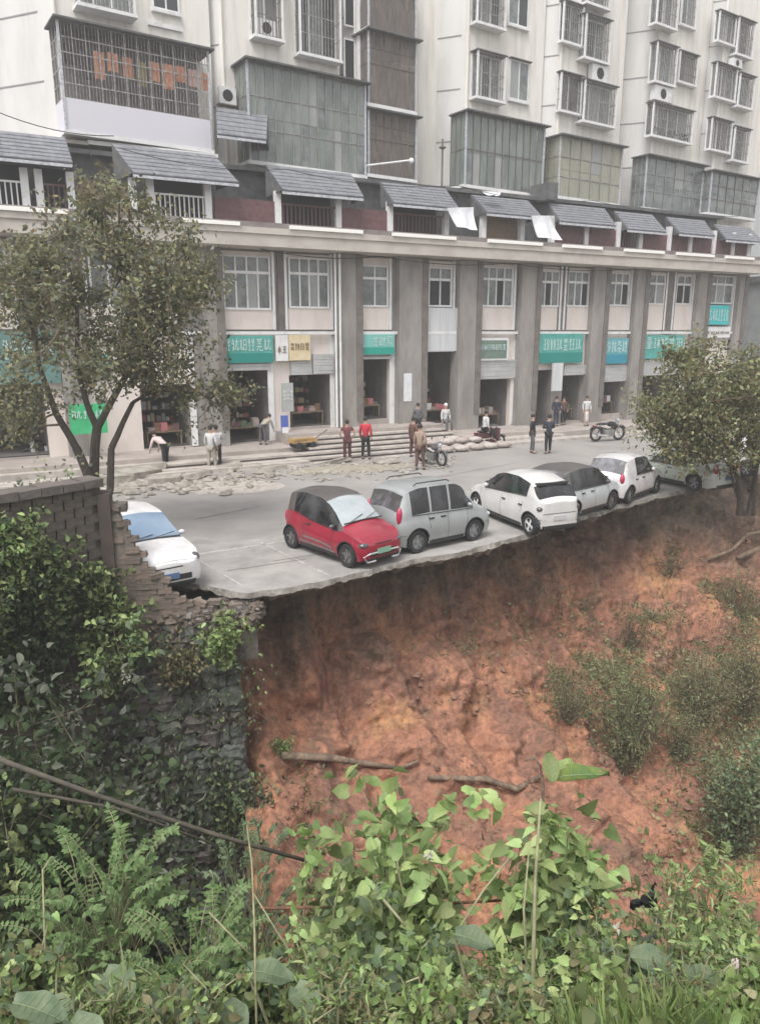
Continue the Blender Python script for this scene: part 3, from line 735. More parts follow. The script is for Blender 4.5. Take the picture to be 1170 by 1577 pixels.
sign(558,607,515,546,mat('pale_teal',(.18,.48,.43),.6),'small pale teal sign over the narrow open shop with white frame', 3, M['lettering'], low=mat('teal_band2',(.01,.30,.23),.5), xr=(.3,.95))
sign(737,780,524,552,M['sage'],'dull sage green sign in a white frame', 7, M['lettering'], ch=(.45,.8), frame=M['white'])
sign(827,897,514,559,M['teal'],'large teal sign with white characters above the white hanging banner', 6, low=mat('teal_band',(.01,.22,.19),.5), ch=(.42,.86), xr=(.12,.95))
sign(930,966,521,560,M['blueteal'],'blue teal shop sign between two grey pillars', 4, low=mat('blue_band',(.02,.24,.34),.5))
sign(990,1052,516,552,M['teal'],'teal sign partly hidden by the right tree', 5)
sign(1086,1122,470,500,mat('cyan_sign',(.04,.46,.48),.5),'bright cyan sign on the upper floor at far right', 4, M['lettering'], n=.4, ch=(.15,.85))
sign(1083,1124,503,520,M['white'],'white sign strip hanging under the cyan sign', 5, M['letterdark'], n=.3, ch=(.3,.6))
sign(-60,92,510,592,mat('dim_teal',(.10,.20,.185),.6,(.13,.25,.23),2),'wide dim teal signboard behind the left tree crown', 5, M['lettering'], ch=(.45,.85))
sign(108,165,622,668,M['green'],'bright green low signboard behind the left tree trunk', 3, n=1.2, ch=(.5,.8))
sign(98,170,545,572,M['teal'],'teal sign strip glimpsed between the left tree branches', 4)
sign(435,452,590,634,mat('grey_box',(.36,.38,.37),.6),'grey notice box on the pillar beside the shutter', 3, M['white'], n=.7, ch=(.4,.8), name='notice_box')
sign(622,634,575,618,M['tarp'],'pale paper poster on the wide grey pillar', 0, n=.48, name='poster', cat='poster')
sign(652,708,474,541,mat('white_sheet',(.60,.61,.62),.7,(.5,.51,.52),2.2,stretch=(4,1,.2)),'blank white sheet hung over the doorway between pillars', 0, n=.25, name='blank_banner', cat='banner')
sign(851,866,559,602,mat('white_sheet',(.60,.61,.62),.7,(.5,.51,.52),2.2,stretch=(4,1,.2)),'narrow white hanging banner under the large teal sign', 0, n=.6, name='hanging_banner', cat='banner')
sign(434,444,640,668,mat('blue_banner',(.08,.12,.42),.6),'blue and white advertising stand by the pillar', 0, n=.9, name='display_stand', cat='stand', low=M['white'])
# shutter boxes
def shutter(u0,u1,v0,v1,m):
    a = fs(u0,v0); b = fs(u1,v0); um=(u0+u1)/2; z1 = fac(um,v0,.1)[1]; z0 = fac(um,v1,.1)[1]
    s = MB(); k = max(2, int((z1-z0)/.12)); hgt = (z1-z0)/k
    for i in range(k): s.box(a, b, -.16-.012*(i % 2), -.0, z0+i*hgt, z0+(i+1)*hgt-.008)
    s.build('roller_shutter', m, shop)
for q in ((342,416,560,570),(446,478,556,577),(480,512,545,575),(551,602,549,553),(729,792,554,583),(866,902,562,577),(925,962,562,587),(988,1045,554,577)): shutter(*q, M['shutter'])
shutter(215, 296, 572, 592, M['cream'])

# goods inside the shops
def table_of_goods(s, n, z, w, label, goods, seed):
    r = random.Random(seed); t = thing('market_table', label, 'table', W(s, n, z), FA)
    Box('tabletop', M['wood'], t, 0, w, -.35, .35, .62, .68)
    for x in (.05, w-.05):
        for y in (-.3,.3): Box('leg', M['wood'], t, x-.03, x+.03, y-.03, y+.03, 0, .62)
    for i in range(goods):
        x = .12+(w-.24)*(i+.5)/goods; m = r.choice([M['sack'], M['redbrown'], M['rust'], M['white'], mat('dull_green_goods',(.10,.14,.09)), mat('pink_goods',(.45,.16,.18))])
        b = MB(); hh = r.uniform(.14,.4); b.jbox(x-.15, x+.15, -.25, .2, .682, .68+hh, .02)
        b.build('goods', m, t)
glab = ['dark table of goods inside the shop under the left teal sign','low table of goods in the shop behind the roller shutter','stacked goods table inside the narrow shop','dim goods table behind the blank white sheet',
        'goods table under the sage green sign','goods table in the doorway right of the white banner','goods table beneath the blue teal sign','goods table inside the shop behind the left tree']
for i, (k, lb) in enumerate(zip((3,4,5,6,7,9,10,2), glab)):
    a,b,zt,zb = op[k]; table_of_goods(a+.25, -.9, zb, b-a-.5, lb, max(3,int((b-a)/.4)), k)
slab_ = ['wall shelf of mixed goods deep in the left teal sign shop','wall shelf of goods behind the roller shutter','wall shelf in the narrow open shop','wall shelf inside the doorway under the white sheet','wall shelf in the sage sign shop','wall shelf right of the white banner','wall shelf in the blue teal sign shop','wall shelf in the shop behind the left tree']
for i, k in enumerate((3,4,5,6,7,9,10,2)):
    a,b,zt,zb = op[k]; r = random.Random(k+50); t = thing('goods_shelf', slab_[i], 'shelf', W(a+.15, -2.6, zb), FA); w = b-a-.3
    for q in range(4):
        Box('shelf_board', M['wood'], t, 0, w, -.2, .2, .35+q*.55, .38+q*.55); x = .05; g = MB(); 
        while x < w-.2:
            d = r.uniform(.10,.28); hh = r.uniform(.12,.42); 
            Box('goods', r.choice([M['sack'], M['redbrown'], M['tarp'], M['rust'], mat('dull_green_goods',(.10,.14,.09)), mat('pink_goods',(.45,.16,.18)), M['yellow'], M['silver_car']]), t, x, x+d, -.17, .12, .382+q*.55, .382+q*.55+hh); x += d+r.uniform(.01,.12)
# sidewalk platform and steps
plat = thing('sidewalk', None, None, (FP0[0], FP0[1], 0), FA); del_ = plat; struct(plat)
Box('paved_platform', M['paving'], plat, SL, 3.3, -2.3, .0, -.2, .45)
Box('paved_platform', M['paving'], plat, 3.3, 11.6, -1.6, .0, -.2, .95)
Box('paved_platform', M['paving'], plat, 11.6, 17.8, -2.6, .0, -.2, .42)
Box('paved_platform', M['paving'], plat, 17.8, 60, -2.9, .0, -.2, .30)
for i in range(1, 7):
    z = .95-.155*i; y = -1.6-.46*i
    sx_ = 3.3+.15*i if i < 4 else -1.5-.5*i
    MB().jbox(sx_, 11.6+.05*i, y, y+.47, z-.075, z, .006).build('step', M['steps'], plat)
    Box('riser', M['riser'], plat, sx_+.05, 11.55+.05*i, y+.06, y+.47, -.2, z-.078)
for i in range(2):
    Box('kerb', M['steps'], plat, SL, 3.2, -3.4-1.6*i+.7, -2.3-1.6*i+.6, -.2, .28-.14*i)
Box('kerb', M['steps'], plat, 11.8, 18.2, -3.3, -2.6, -.2, .24)
Box('kerb', M['steps'], plat, 12.1, 60, -4.0, -3.3, -.2, .12)
# broken kerb rubble along the left side of the road
slabs = []
for i, (u, v, w, h) in enumerate([(215,735,1.5,.3),(255,745,1.1,.25),(300,735,1.3,.22),(238,728,1.0,.35),(350,722,1.2,.18),(180,742,1.2,.3),(395,712,1.0,.2),(345,706,.9,.35),(275,722,.9,.2),(420,722,1.1,.12),(460,712,1.0,.16),(520,712,1.1,.14),(596,714,1.0,.14)]):
    p = G(u, v); t = MB().jbox(-w/2, w/2, -w*.3, w*.3, 0, h, .06).build('concrete_slab', M['rubble']); t.location = p; t.rotation_euler = (random.uniform(-.15,.15), random.uniform(-.15,.15), FA+random.uniform(-.5,.5))
    tag(t, ['large tilted concrete slab beside the white car roof','broken pale slab at the road edge','flat broken slab left of the two standing people','thick grey kerb block near the stooping person','thin slab behind the two standing people','cracked kerb slab behind the white car','flat slab near the foot of the steps','square block beside the white topped people','small slab in front of the stooping person','thin slab lying at the left end of the steps','low slab before the lowest step','low slab in front of the dark red person','flat slab right of the red jacket person'][i], 'slab', 'broken concrete slabs along the road')
mb = MB()
for i in range(420):
    u = random.uniform(150, 700); p = G(u, 752-(u-150)*.075+random.gauss(0, 7)+ (4 if u < 400 else 0)); r = random.uniform(.04,.17)*(1.25 if u < 420 else .7)
    mb.rock((p.x, p.y, r*.25), r, (1.4,1,.55), .35)
o = mb.build('rubble', M['rubble']); tag(o, 'small broken concrete rubble strewn along the kerb', 'rubble', kind='stuff')
def patch(name, u0, u1, vfun, hv, m, z, label, cat):
    mb = MB(); n = 40; 
    for i in range(n+1):
        u = u0+(u1-u0)*i/n; k = math.sin(PI*i/n)**.5; v = vfun(u); a = hv*k*(1+.5*noise.noise(Vector((u*.06,1,1)))); b = hv*k*(1+.5*noise.noise(Vector((u*.05,5,1))))
        for q in range(5):
            f = q/4; p = G(u, v-a+(a+b)*f); mb.v.append((p.x, p.y, z+ .04*math.sin(PI*f)*k*(1+noise.noise(Vector((p.x*2,p.y*2,2))))))
    for i in range(n):
        for q in range(4): a = i*5+q; mb.f.append((a, a+1, a+6, a+5))
    o = mb.build(name, m, None, True); tag(o, label, cat, kind='stuff')
patch('sand', 270, 440, lambda u: 752-(u-270)*.02, 11, M['sandpile'], .006, 'pale sand spilt on the road below the kerb', 'sand')
patch('sand', 440, 640, lambda u: 728-(u-440)*.06, 7, mat('mud_sand', (.36,.32,.26), .95, (.27,.24,.19), 3, .3, 14), .006, 'greyish sand strip in front of the steps', 'sand')

# ------------------------------------------------------------------ apartment towers
TA = math.radians(34)
def corner(u, v=300, n=-3.2): s, z = fac(u, v, n); return W(s, n)
class Tower:
    def __init__(s, label, u, L1, L2, n=-3.2, v=300, top=34, side_ang=124, pipe=None):
        s.p = corner(u, v, n); s.o = thing('apartment_tower', label, 'apartment building', (s.p.x, s.p.y, 0), TA)
        a = math.radians(side_ang); ex, ey = L2*math.cos(a), L2*math.sin(a); s.side = (ex, ey)
        D_ = ey+3
        m = MB(); m.prism([(0,0),(L1,0),(L1,D_),(ex,D_),(ex,ey)], 10.1, top)
        w = m.build('wall', M['towerwall'], s.o); s.L1 = L1
        # side facade sheet in a greyer tone, with floor grooves
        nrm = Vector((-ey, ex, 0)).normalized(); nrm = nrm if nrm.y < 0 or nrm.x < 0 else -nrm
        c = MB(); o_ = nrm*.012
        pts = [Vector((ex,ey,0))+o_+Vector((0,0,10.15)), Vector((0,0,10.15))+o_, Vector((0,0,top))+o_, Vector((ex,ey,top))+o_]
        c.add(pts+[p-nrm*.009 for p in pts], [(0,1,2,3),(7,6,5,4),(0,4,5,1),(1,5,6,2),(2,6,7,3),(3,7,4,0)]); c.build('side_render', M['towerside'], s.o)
        z = 13.0
        while z < top-1:
            g = MB(); q = nrm*.03
            g.add([Vector((ex*.98,ey*.98,z))+q, Vector((ex*.06,ey*.06,z))+q, Vector((ex*.06,ey*.06,z+.06))+q, Vector((ex*.98,ey*.98,z+.06))+q,
                   Vector((ex*.98,ey*.98,z))+o_*1.1, Vector((ex*.06,ey*.06,z))+o_*1.1, Vector((ex*.06,ey*.06,z+.06))+o_*1.1, Vector((ex*.98,ey*.98,z+.06))+o_*1.1],
                  [(0,1,2,3),(0,4,5,1),(3,2,6,7),(1,5,6,2),(0,3,7,4)])
            g.build('groove', M['groove'], s.o); z += 2.55
        c = MB().tube([(0,0,10.2),(0,0,top)], .10, 8); c.build('corner_quoin', M['towerwall'], s.o)
    def loc(s, u, v, off=0.0):
        p = (s.p.x+off*math.sin(TA), s.p.y-off*math.cos(TA)); return onplane(u, v, p, TA)
    def rect(s, u0, v0, u1, v1, off):
        um, vm = (u0+u1)/2, (v0+v1)/2
        return s.loc(u0, vm, off)[0], s.loc(u1, vm, off)[0], s.loc(um, v1, off)[1], s.loc(um, v0, off)[1]
    def window(s, u0, v0, u1, v1, off=.5, caged=True, hood=True, sill=True, nx=3, bars=.16, m=None, gm=None, ledge=False, plants=False):
        a, b, z0, z1 = s.rect(u0, v0, u1, v1, off); m = m or M['cage']
        f = MB(); ny = .07
        f.box(a-.06, b+.06, -ny, -.001, z0, z0+.08); f.box(a-.06, b+.06, -ny, -.001, z1-.08, z1); f.box(a-.06, a+.02, -ny, -.001, z0+.08, z1-.08); f.box(b-.02, b+.06, -ny, -.001, z0+.08, z1-.08)
        for i in range(1, nx): x = a+(b-a)*i/nx; f.box(x-.03, x+.03, -ny, -.001, z0+.08, z1-.08)
        w = f.build('window', M['white'], s.o)
        for i in range(nx):
            x0 = a+(b-a)*i/nx+(.03 if i else .02); x1 = a+(b-a)*(i+1)/nx-(.03 if i < nx-1 else .02)
            Box('pane', gm or random.choice([M['glass'], M['glassdark'], M['curtain'], M['glass']]), w, x0, x1, -.035, -.004, z0+.08, z1-.08)
        if caged:
            c = MB(); y = -off; t = .013
            for zz in (z0+.03, z0+(z1-z0)*.28, (z0+z1)/2+.1, z1-.04):
                c.box(a, b, y-t, y+t, zz-t, zz+t); 
                for x in (a, b): c.box(x-t, x+t, y, -.07, zz-t, zz+t)
            k = max(2, int((b-a)/bars))
            for i in range(k+1):
                x = a+(b-a)*i/k; tt = t if 0 < i < k else .028; c.box(x-tt, x+tt, y-tt, y+tt, z0, z1)
            k2 = max(1, int(off/bars))
            for i in range(1, k2):
                yy = y+off*i/k2
                for x in (a, b): c.box(x-t, x+t, yy-t, yy+t, z0, z1)
            c.build('security_cage', m, w)
            for x in (a, b): MB().box(x-.045, x+.045, y-.05, y+.04, z0, z1).build('cage_post', M['white'], w)
        if hood: MB().box(a-.12, b+.12, -off-.1, -.0, z1, z1+.06).build('hood', M['darkroof'], w)
        if sill: MB().box(a-.10, b+.10, -off-.06, -.0, z0-.13, z0).build('sill', M['white'], w)
        if plants:
            n = 120; P = np.column_stack([rng.uniform(a, b, n), rng.uniform(-off, -.1, n), rng.uniform(z0, z0+.5, n)])
            scatter('potted_leaves', T_O, P, rng.normal(size=(n,3))+[0,0,.6], rng.uniform(.1,.22,n), L['dark'], w)
        return w
    def ac(s, u0, v0, u1, v1, off=.45):
        a, b, z0, z1 = s.rect(u0, v0, u1, v1, off); o = Box('air_conditioner', M['white'], s.o, a, b, -off, -.1, z0, z1)
        c = ((a+b)/2, -off-.004, (z0+z1)/2); r = min(b-a, z1-z0)*.36
        k = MB(); k.add([(c[0]+r*math.cos(i*PI/6), c[1], c[2]+r*math.sin(i*PI/6)) for i in range(12)]+[(c[0]+r*math.cos(i*PI/6), c[1]+.02, c[2]+r*math.sin(i*PI/6)) for i in range(12)], [tuple(reversed(range(12)))]+[(i,(i+1)%12,12+(i+1)%12,12+i) for i in range(12)])
        k.build('fan_grille', M['darkvoid'], o); Box('bracket', M['cagedark'], o, a-.05, b+.05, -off-.02, -.0, z0-.06, z0-.002)
    def balcony(s, u0, v0, u1, v1, off=1.3, gm=None, cols=8, rows=4, m=None, low=0.0, lowm=None, roofm=None, laundry=0, side=True, back=True):
        """enclosed balcony: glazed or barred box standing proud of the wall"""
        a, b, z0, z1 = s.rect(u0, v0, u1, v1, off); m = m or M['cage']
        zl = z0+(z1-z0)*low
        root = MB().box(a-.1, b+.1, -off-.05, -.0, z0-.16, z0).build('balcony', M['white'], s.o)
        MB().box(a-.2, b+.2, -off-.35, -.0, z1, z1+.07).build('balcony_roof', roofm or M['darkroof'], root)
        if low: Box('parapet_panel', lowm or M['white'], root, a, b, -off-.03, -off+.03, z0, zl); Box('parapet_panel', lowm or M['white'], root, a-.02, a+.03, -off+.03, 0, z0, zl)
        if gm:
            for i in range(cols):
                x0 = a+(b-a)*i/cols+.025; x1 = a+(b-a)*(i+1)/cols-.025
                for r_ in range(2):
                    za, zb_ = (zl, zl+(z1-zl)*.45) if r_ == 0 else (zl+(z1-zl)*.45, z1)
                    Box('pane', random.choice([gm, gm, gm, gm, gm, gm, gm, M['glass'], M['curtain']]) if gm is not M['brownbalc'] else gm, root, x0, x1, -off+.005+random.uniform(0,.015), -off+.025, za+.01, zb_-.01)
            Box('pane', gm, root, a+.0, a+.025, -off+.05, -.02, zl, z1)
        else:
            Box('back_wall', M['interior'], root, a, b, -.06, -.01, z0, z1)
        c = MB(); t = .02
        for i in range(rows+1): zz = zl+(z1-zl)*i/rows; c.box(a, b, -off-t, -off-.001, zz-t, zz+t); c.box(a-t, a-.001, -off, -.0, zz-t, zz+t)
        for i in range(cols+1): x = a+(b-a)*i/cols; c.box(x-t, x+t, -off-t-.003, -off-.001, zl, z1)
        if not gm:
            k = int((b-a)/.13)
            for i in range(k): x = a+(b-a)*i/k; c.box(x-.008, x+.008, -off-.01, -off+.006, zl, z1)
        for i in range(3): y = -off*i/3; c.box(a-t, a-.001, y-t-.01, y+t, zl, z1)
        c.build('balcony_grid', m, root)
        for x in (a, b): Box('balcony_post', M['awnedge'], root, x-.05, x+.05, -off-.06, -off+.0, z0, z1)
        for i in range(laundry):
            x = a+.2+(b-a-.5)*i/max(1, laundry-1); hh = random.uniform(.6,1.15); zt = z1-.75-random.uniform(0,.15)
            cm = random.choice([mat('orange_cloth',(.55,.21,.12),.9,(.6,.33,.22),4), mat('orange_cloth',(.55,.21,.12),.9,(.6,.33,.22),4), mat('pink_cloth',(.55,.36,.33),.9), mat('dark_cloth',(.07,.06,.07),.9), mat('olive_cloth',(.26,.23,.11),.9)])
            q = MB(); n = 5; yy = -off+.10
            for j in range(n+1):
                xx = x+.42*j/n; dy = .035*math.sin(j*2.1+i); q.v += [(xx, yy+dy, zt), (xx+random.uniform(-.02,.02), yy+dy*1.5, zt-hh), (xx, yy+dy+.02, zt), (xx, yy+dy*1.5+.02, zt-hh)]
            for j in range(n): k = j*4; q.f += [(k,k+1,k+5,k+4),(k+2,k+6,k+7,k+3),(k,k+4,k+6,k+2),(k+1,k+3,k+7,k+5)]
            q.build('laundry', cm, root)
        return root
def pipe(tw, x, y, z0=12.8, z1=34, m=None): MB().tube([(x,y,z0),(x,y,z1)], .07, 6).build('drain_pipe', m or M['cornice'], tw.o)
t1 = Tower('white apartment tower at far left with orange laundry balcony', 100, 6.6, 14, n=-2.6, v=200, top=30)
t1.balcony(97, 56, 322, 214, 1.35, None, 12, 5, M['cage'], .30, mat('lilac_panel',(.62,.61,.66),.7), laundry=11)
t1.window(120, -60, 205, 12, .7, True, False, True, 3); t1.window(236, -50, 274, 16, .12, False, False, True, 2)
a,b,z0,z1 = t1.rect(228,38,280,44,.05); Box('moulding', M['white'], t1.o, a, b, -.12, 0, z0, z1)
t2 = Tower('cream white apartment tower with wide greenish glazed balcony', 352, 6.2, 2.6, v=300, top=32)
t2.window(393, -60, 434, 56, .55, True, True, True, 2, m=M['cagedark']); t2.ac(397, 30, 425, 56, .5)
t2.window(462, -25, 524, 86, .55, True, True, True, 3)
t2.balcony(383, 112, 562, 258, 1.3, M['glassgreen'], 14, 3, M['cage'])
t2.ac(338, 134, 364, 160, .3)
# recess with brown balconies between second and third tower
t2b = Tower('recessed brown balconies stacked between two white towers', 548, 5.4, 1.0, n=-3.9, v=300, top=31)
for (v0, v1) in ((-60,50),(56,165),(176,272)): t2b.balcony(567, v0, 640, v1, 1.2, M['brownbalc'], 6, 3, M['cagedark'], .35, M['brownbalc'], laundry=0)
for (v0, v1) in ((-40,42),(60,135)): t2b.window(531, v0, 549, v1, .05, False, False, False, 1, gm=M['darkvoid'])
a = t2b.loc(556, 100, .4)[0]; MB().box(a-.16, a+.16, -.5, -.2, 10.2, 31).build('white_column', M['white'], t2b.o)
for (v0, v1) in ((70,112),): 
    w = t2b.o
t3 = Tower('white apartment tower with a broad blank grooved side and dull glazed balcony', 714, 5.6, 5.6, v=300, top=34)
t3.window(735, -20, 778, 38, .5, True, True, True, 3); t3.window(785, -22, 814, 40, .12, False, True, True, 2)
t3.window(735, 82, 777, 152, .5, True, True, True, 3); t3.window(786, 93, 814, 155, .12, False, True, True, 2)
t3.balcony(716, 184, 836, 292, 1.2, M['glassgreen'], 11, 2, M['cagedark'])
t3b = Tower('pinkish white recess strip with drain pipe between towers', 826, 1.6, .8, n=-4.2, v=300, top=33); pipe(t3b, .9, -.1)
t4 = Tower('narrow white apartment tower with four caged windows and yellowish balcony', 852, 5.4, 1.2, v=305, top=36)
t4.window(867, 5, 897, 66, .3, True, True, True, 2); t4.window(901, 26, 939, 92, .55, True, True, True, 3)
t4.window(863, 114, 895, 172, .3, True, True, True, 2, m=M['cagedark']); t4.window(899, 128, 948, 190, .55, True, True, True, 3); t4.ac(912, 100, 936, 126)
t4.window(905, -50, 940, 8, .5, True, True, True, 2)
t4.balcony(860, 218, 955, 308, 1.1, mat('yellow_glass',(.26,.26,.20),.3,(.34,.335,.27),1.5,stretch=(2,2,.4)), 6, 3, M['cage'])
t5 = Tower('tall white apartment tower with flower filled window cage and blank grooved side', 996, 4.9, 5.2, v=310, top=38)
t5.window(1012, -30, 1044, 40, .5, True, True, True, 3); t5.window(1049, -20, 1072, 40, .2, True, True, True, 2)
t5.window(1010, 68, 1041, 128, .5, True, True, True, 3); t5.window(1045, 82, 1073, 128, .25, True, True, True, 2, m=M['cagedark'])
t5.ac(1008, 133, 1034, 156); t5.window(1004, 164, 1066, 214, .5, True, True, True, 4, plants=True)
t5.balcony(992, 248, 1080, 325, 1.0, M['glass'], 6, 3, M['cage'])
t5b = Tower('narrow pinkish recess with drain pipe right of the flower cage tower', 1076, 1.4, .8, n=-4.2, v=310, top=36); pipe(t5b, .6, -.1, m=M['groove'])
t6 = Tower('rightmost white apartment tower with stacked bay window cages', 1090, 5.6, 1.2, v=320, top=30)
t6.window(1106, 20, 1132, 66, .3, True, True, True, 2); t6.window(1135, 30, 1160, 86, .5, True, True, True, 2)
t6.window(1101, 100, 1133, 152, .35, True, True, True, 3); t6.window(1137, 115, 1160, 165, .5, True, True, True, 2); t6.ac(1128,90,1142,104)
t6.window(1094, 184, 1125, 232, .35, True, True, True, 3); t6.window(1129, 197, 1153, 248, .5, True, True, True, 2)
t6.balcony(1092, 270, 1165, 332, 1.0, M['glass'], 6, 3, M['cagedark'])
# aerial, roof clutter, pole arm and hanging cloths
s, z = fac(680, 290, -1.6); o = thing('roof_aerial', 'thin metal aerial pole on the terrace roof before the blank tower side', 'aerial', W(s, -1.6, 12.75), FA)
MB().tube([(0,0,-.1),(0,0,2.3)], .05, 6).build('pole', M['cagedark'], o); MB().sphere((0,0,1.9), .16, 8, 5, (1.3,1,.5)).build('dish', M['cagedark'], o)
s, z = fac(565, 255, -1.2); o = thing('pole_arm', 'white metal arm with lamp end reaching out below the brown balconies', 'lamp arm', W(s, -1.2, z), FA)
MB().tube([(0,0,0),(2.3,-.2,.42)], .05, 6).build('arm', M['white'], o); MB().sphere((2.35,-.2,.40), .14, 8, 6).build('lamp_end', M['white'], o)
def cloth(name, px, n, m, label, cat):
    q = [fac(u, v, n) for u, v in px]; o = thing(name, label, cat, W(q[0][0], n, q[0][1]), FA)
    nx, ny = 12, 10; mb = MB()
    for side in (0, .02):
        for i in range(nx+1):
            for j in range(ny+1):
                f, g = i/nx, j/ny
                s = (q[0][0]*(1-f)+q[1][0]*f)*(1-g)+(q[3][0]*(1-f)+q[2][0]*f)*g; z = (q[0][1]*(1-f)+q[1][1]*f)*(1-g)+(q[3][1]*(1-f)+q[2][1]*f)*g
                mb.v.append((s-q[0][0], side+.10*math.sin(f*9+g*1.5)*g-.3*g*g, z-q[0][1]))
    K = (nx+1)*(ny+1)
    for i in range(nx):
        for j in range(ny):
            a = i*(ny+1)+j; mb.f += [(a, a+1, a+ny+2, a+ny+1), (K+a, K+a+ny+1, K+a+ny+2, K+a+1)]
    mb.build('sheet', m, o, True)
cloth('hanging_tarp', [(688,320),(729,319),(728,356),(700,350)], .7, M['tarp'], 'translucent white tarp bunched over the terrace edge beside the aerial', 'tarp')
cloth('hanging_cloth', [(818,332),(846,332),(858,371),(824,366)], .9, M['tarp'], 'bright white cloth hanging over the cornice edge', 'cloth')
cloth('white_sheet', [(741,294),(772,296),(764,303),(748,302)], 0.0, M['tarp'], 'small white sheet lying on a tiled awning', 'sheet')
# distant grey building beyond the right end
fb = thing('distant_building', 'dark grey distant building beyond the end of the shop row', 'building', W(44, 2), FA)
Box('wall', M['farwall'], fb, -2, 30, 0, 12, 0, 9)
Box('roof', M['darkroof'], fb, -2.3, 30.3, -.3, 12.3, 9, 9.4)
for i in range(6):
    for j in range(2): Box('window', M['glassdark'], fb, -1+i*2.4, .4+i*2.4, -.05, -.001, 2.0+j*3.4, 4.0+j*3.4)
fb2 = thing('distant_tower', 'grey apartment block glimpsed at the right edge behind the towers', 'apartment building', W(56, -14), TA)
Box('wall', mat('distant_grey_wall', (.42,.43,.44), .95), fb2, 0, 26, 0, 14, 0, 27)
for i in range(8):
    for j in range(7): 
        w = Box('window', M['glassdark'], fb2, 1+i*3, 2.6+i*3, -.05, -.001, 5+j*3.1, 6.6+j*3.1); Box('balcony_slab', M['darkroof'], w, .9+i*3, 2.7+i*3, -.9, -.051, 4.8+j*3.1, 4.95+j*3.1)

def cable(pts, lb, r=.018, sag=.25):
    P = [W(s_, n_, z_) for s_, n_, z_ in pts]; o0 = P[0]; q = []
    for a, b in zip(P, P[1:]):
        for i in range(9): f_ = i/8; q.append(a.lerp(b, f_)-Vector((0,0,sag*4*f_*(1-f_)))-o0)
    o = MB().tube(q, r, 5).build('cable', M['blacktrim'], None, True); o.location = o0; tag(o, lb, 'cable')
cable([(-13,.6,13.6),(-7.5,.9,13.3),(-3.2,.7,12.9)], 'dark cable sagging along the top of the leftmost awning')
cable([(-3,.2,12.6),(4,.5,12.4),(13,.4,12.5),(22,.3,12.5),(34,.2,12.5)], 'long dark cable looping above the row of tiled awnings', .016, .3)
cable([(2.5,.9,9.0),(8.5,.9,8.95),(16,.9,8.95),(25,.9,9.0)], 'thin cable strung under the beige cornice', .02, .22)
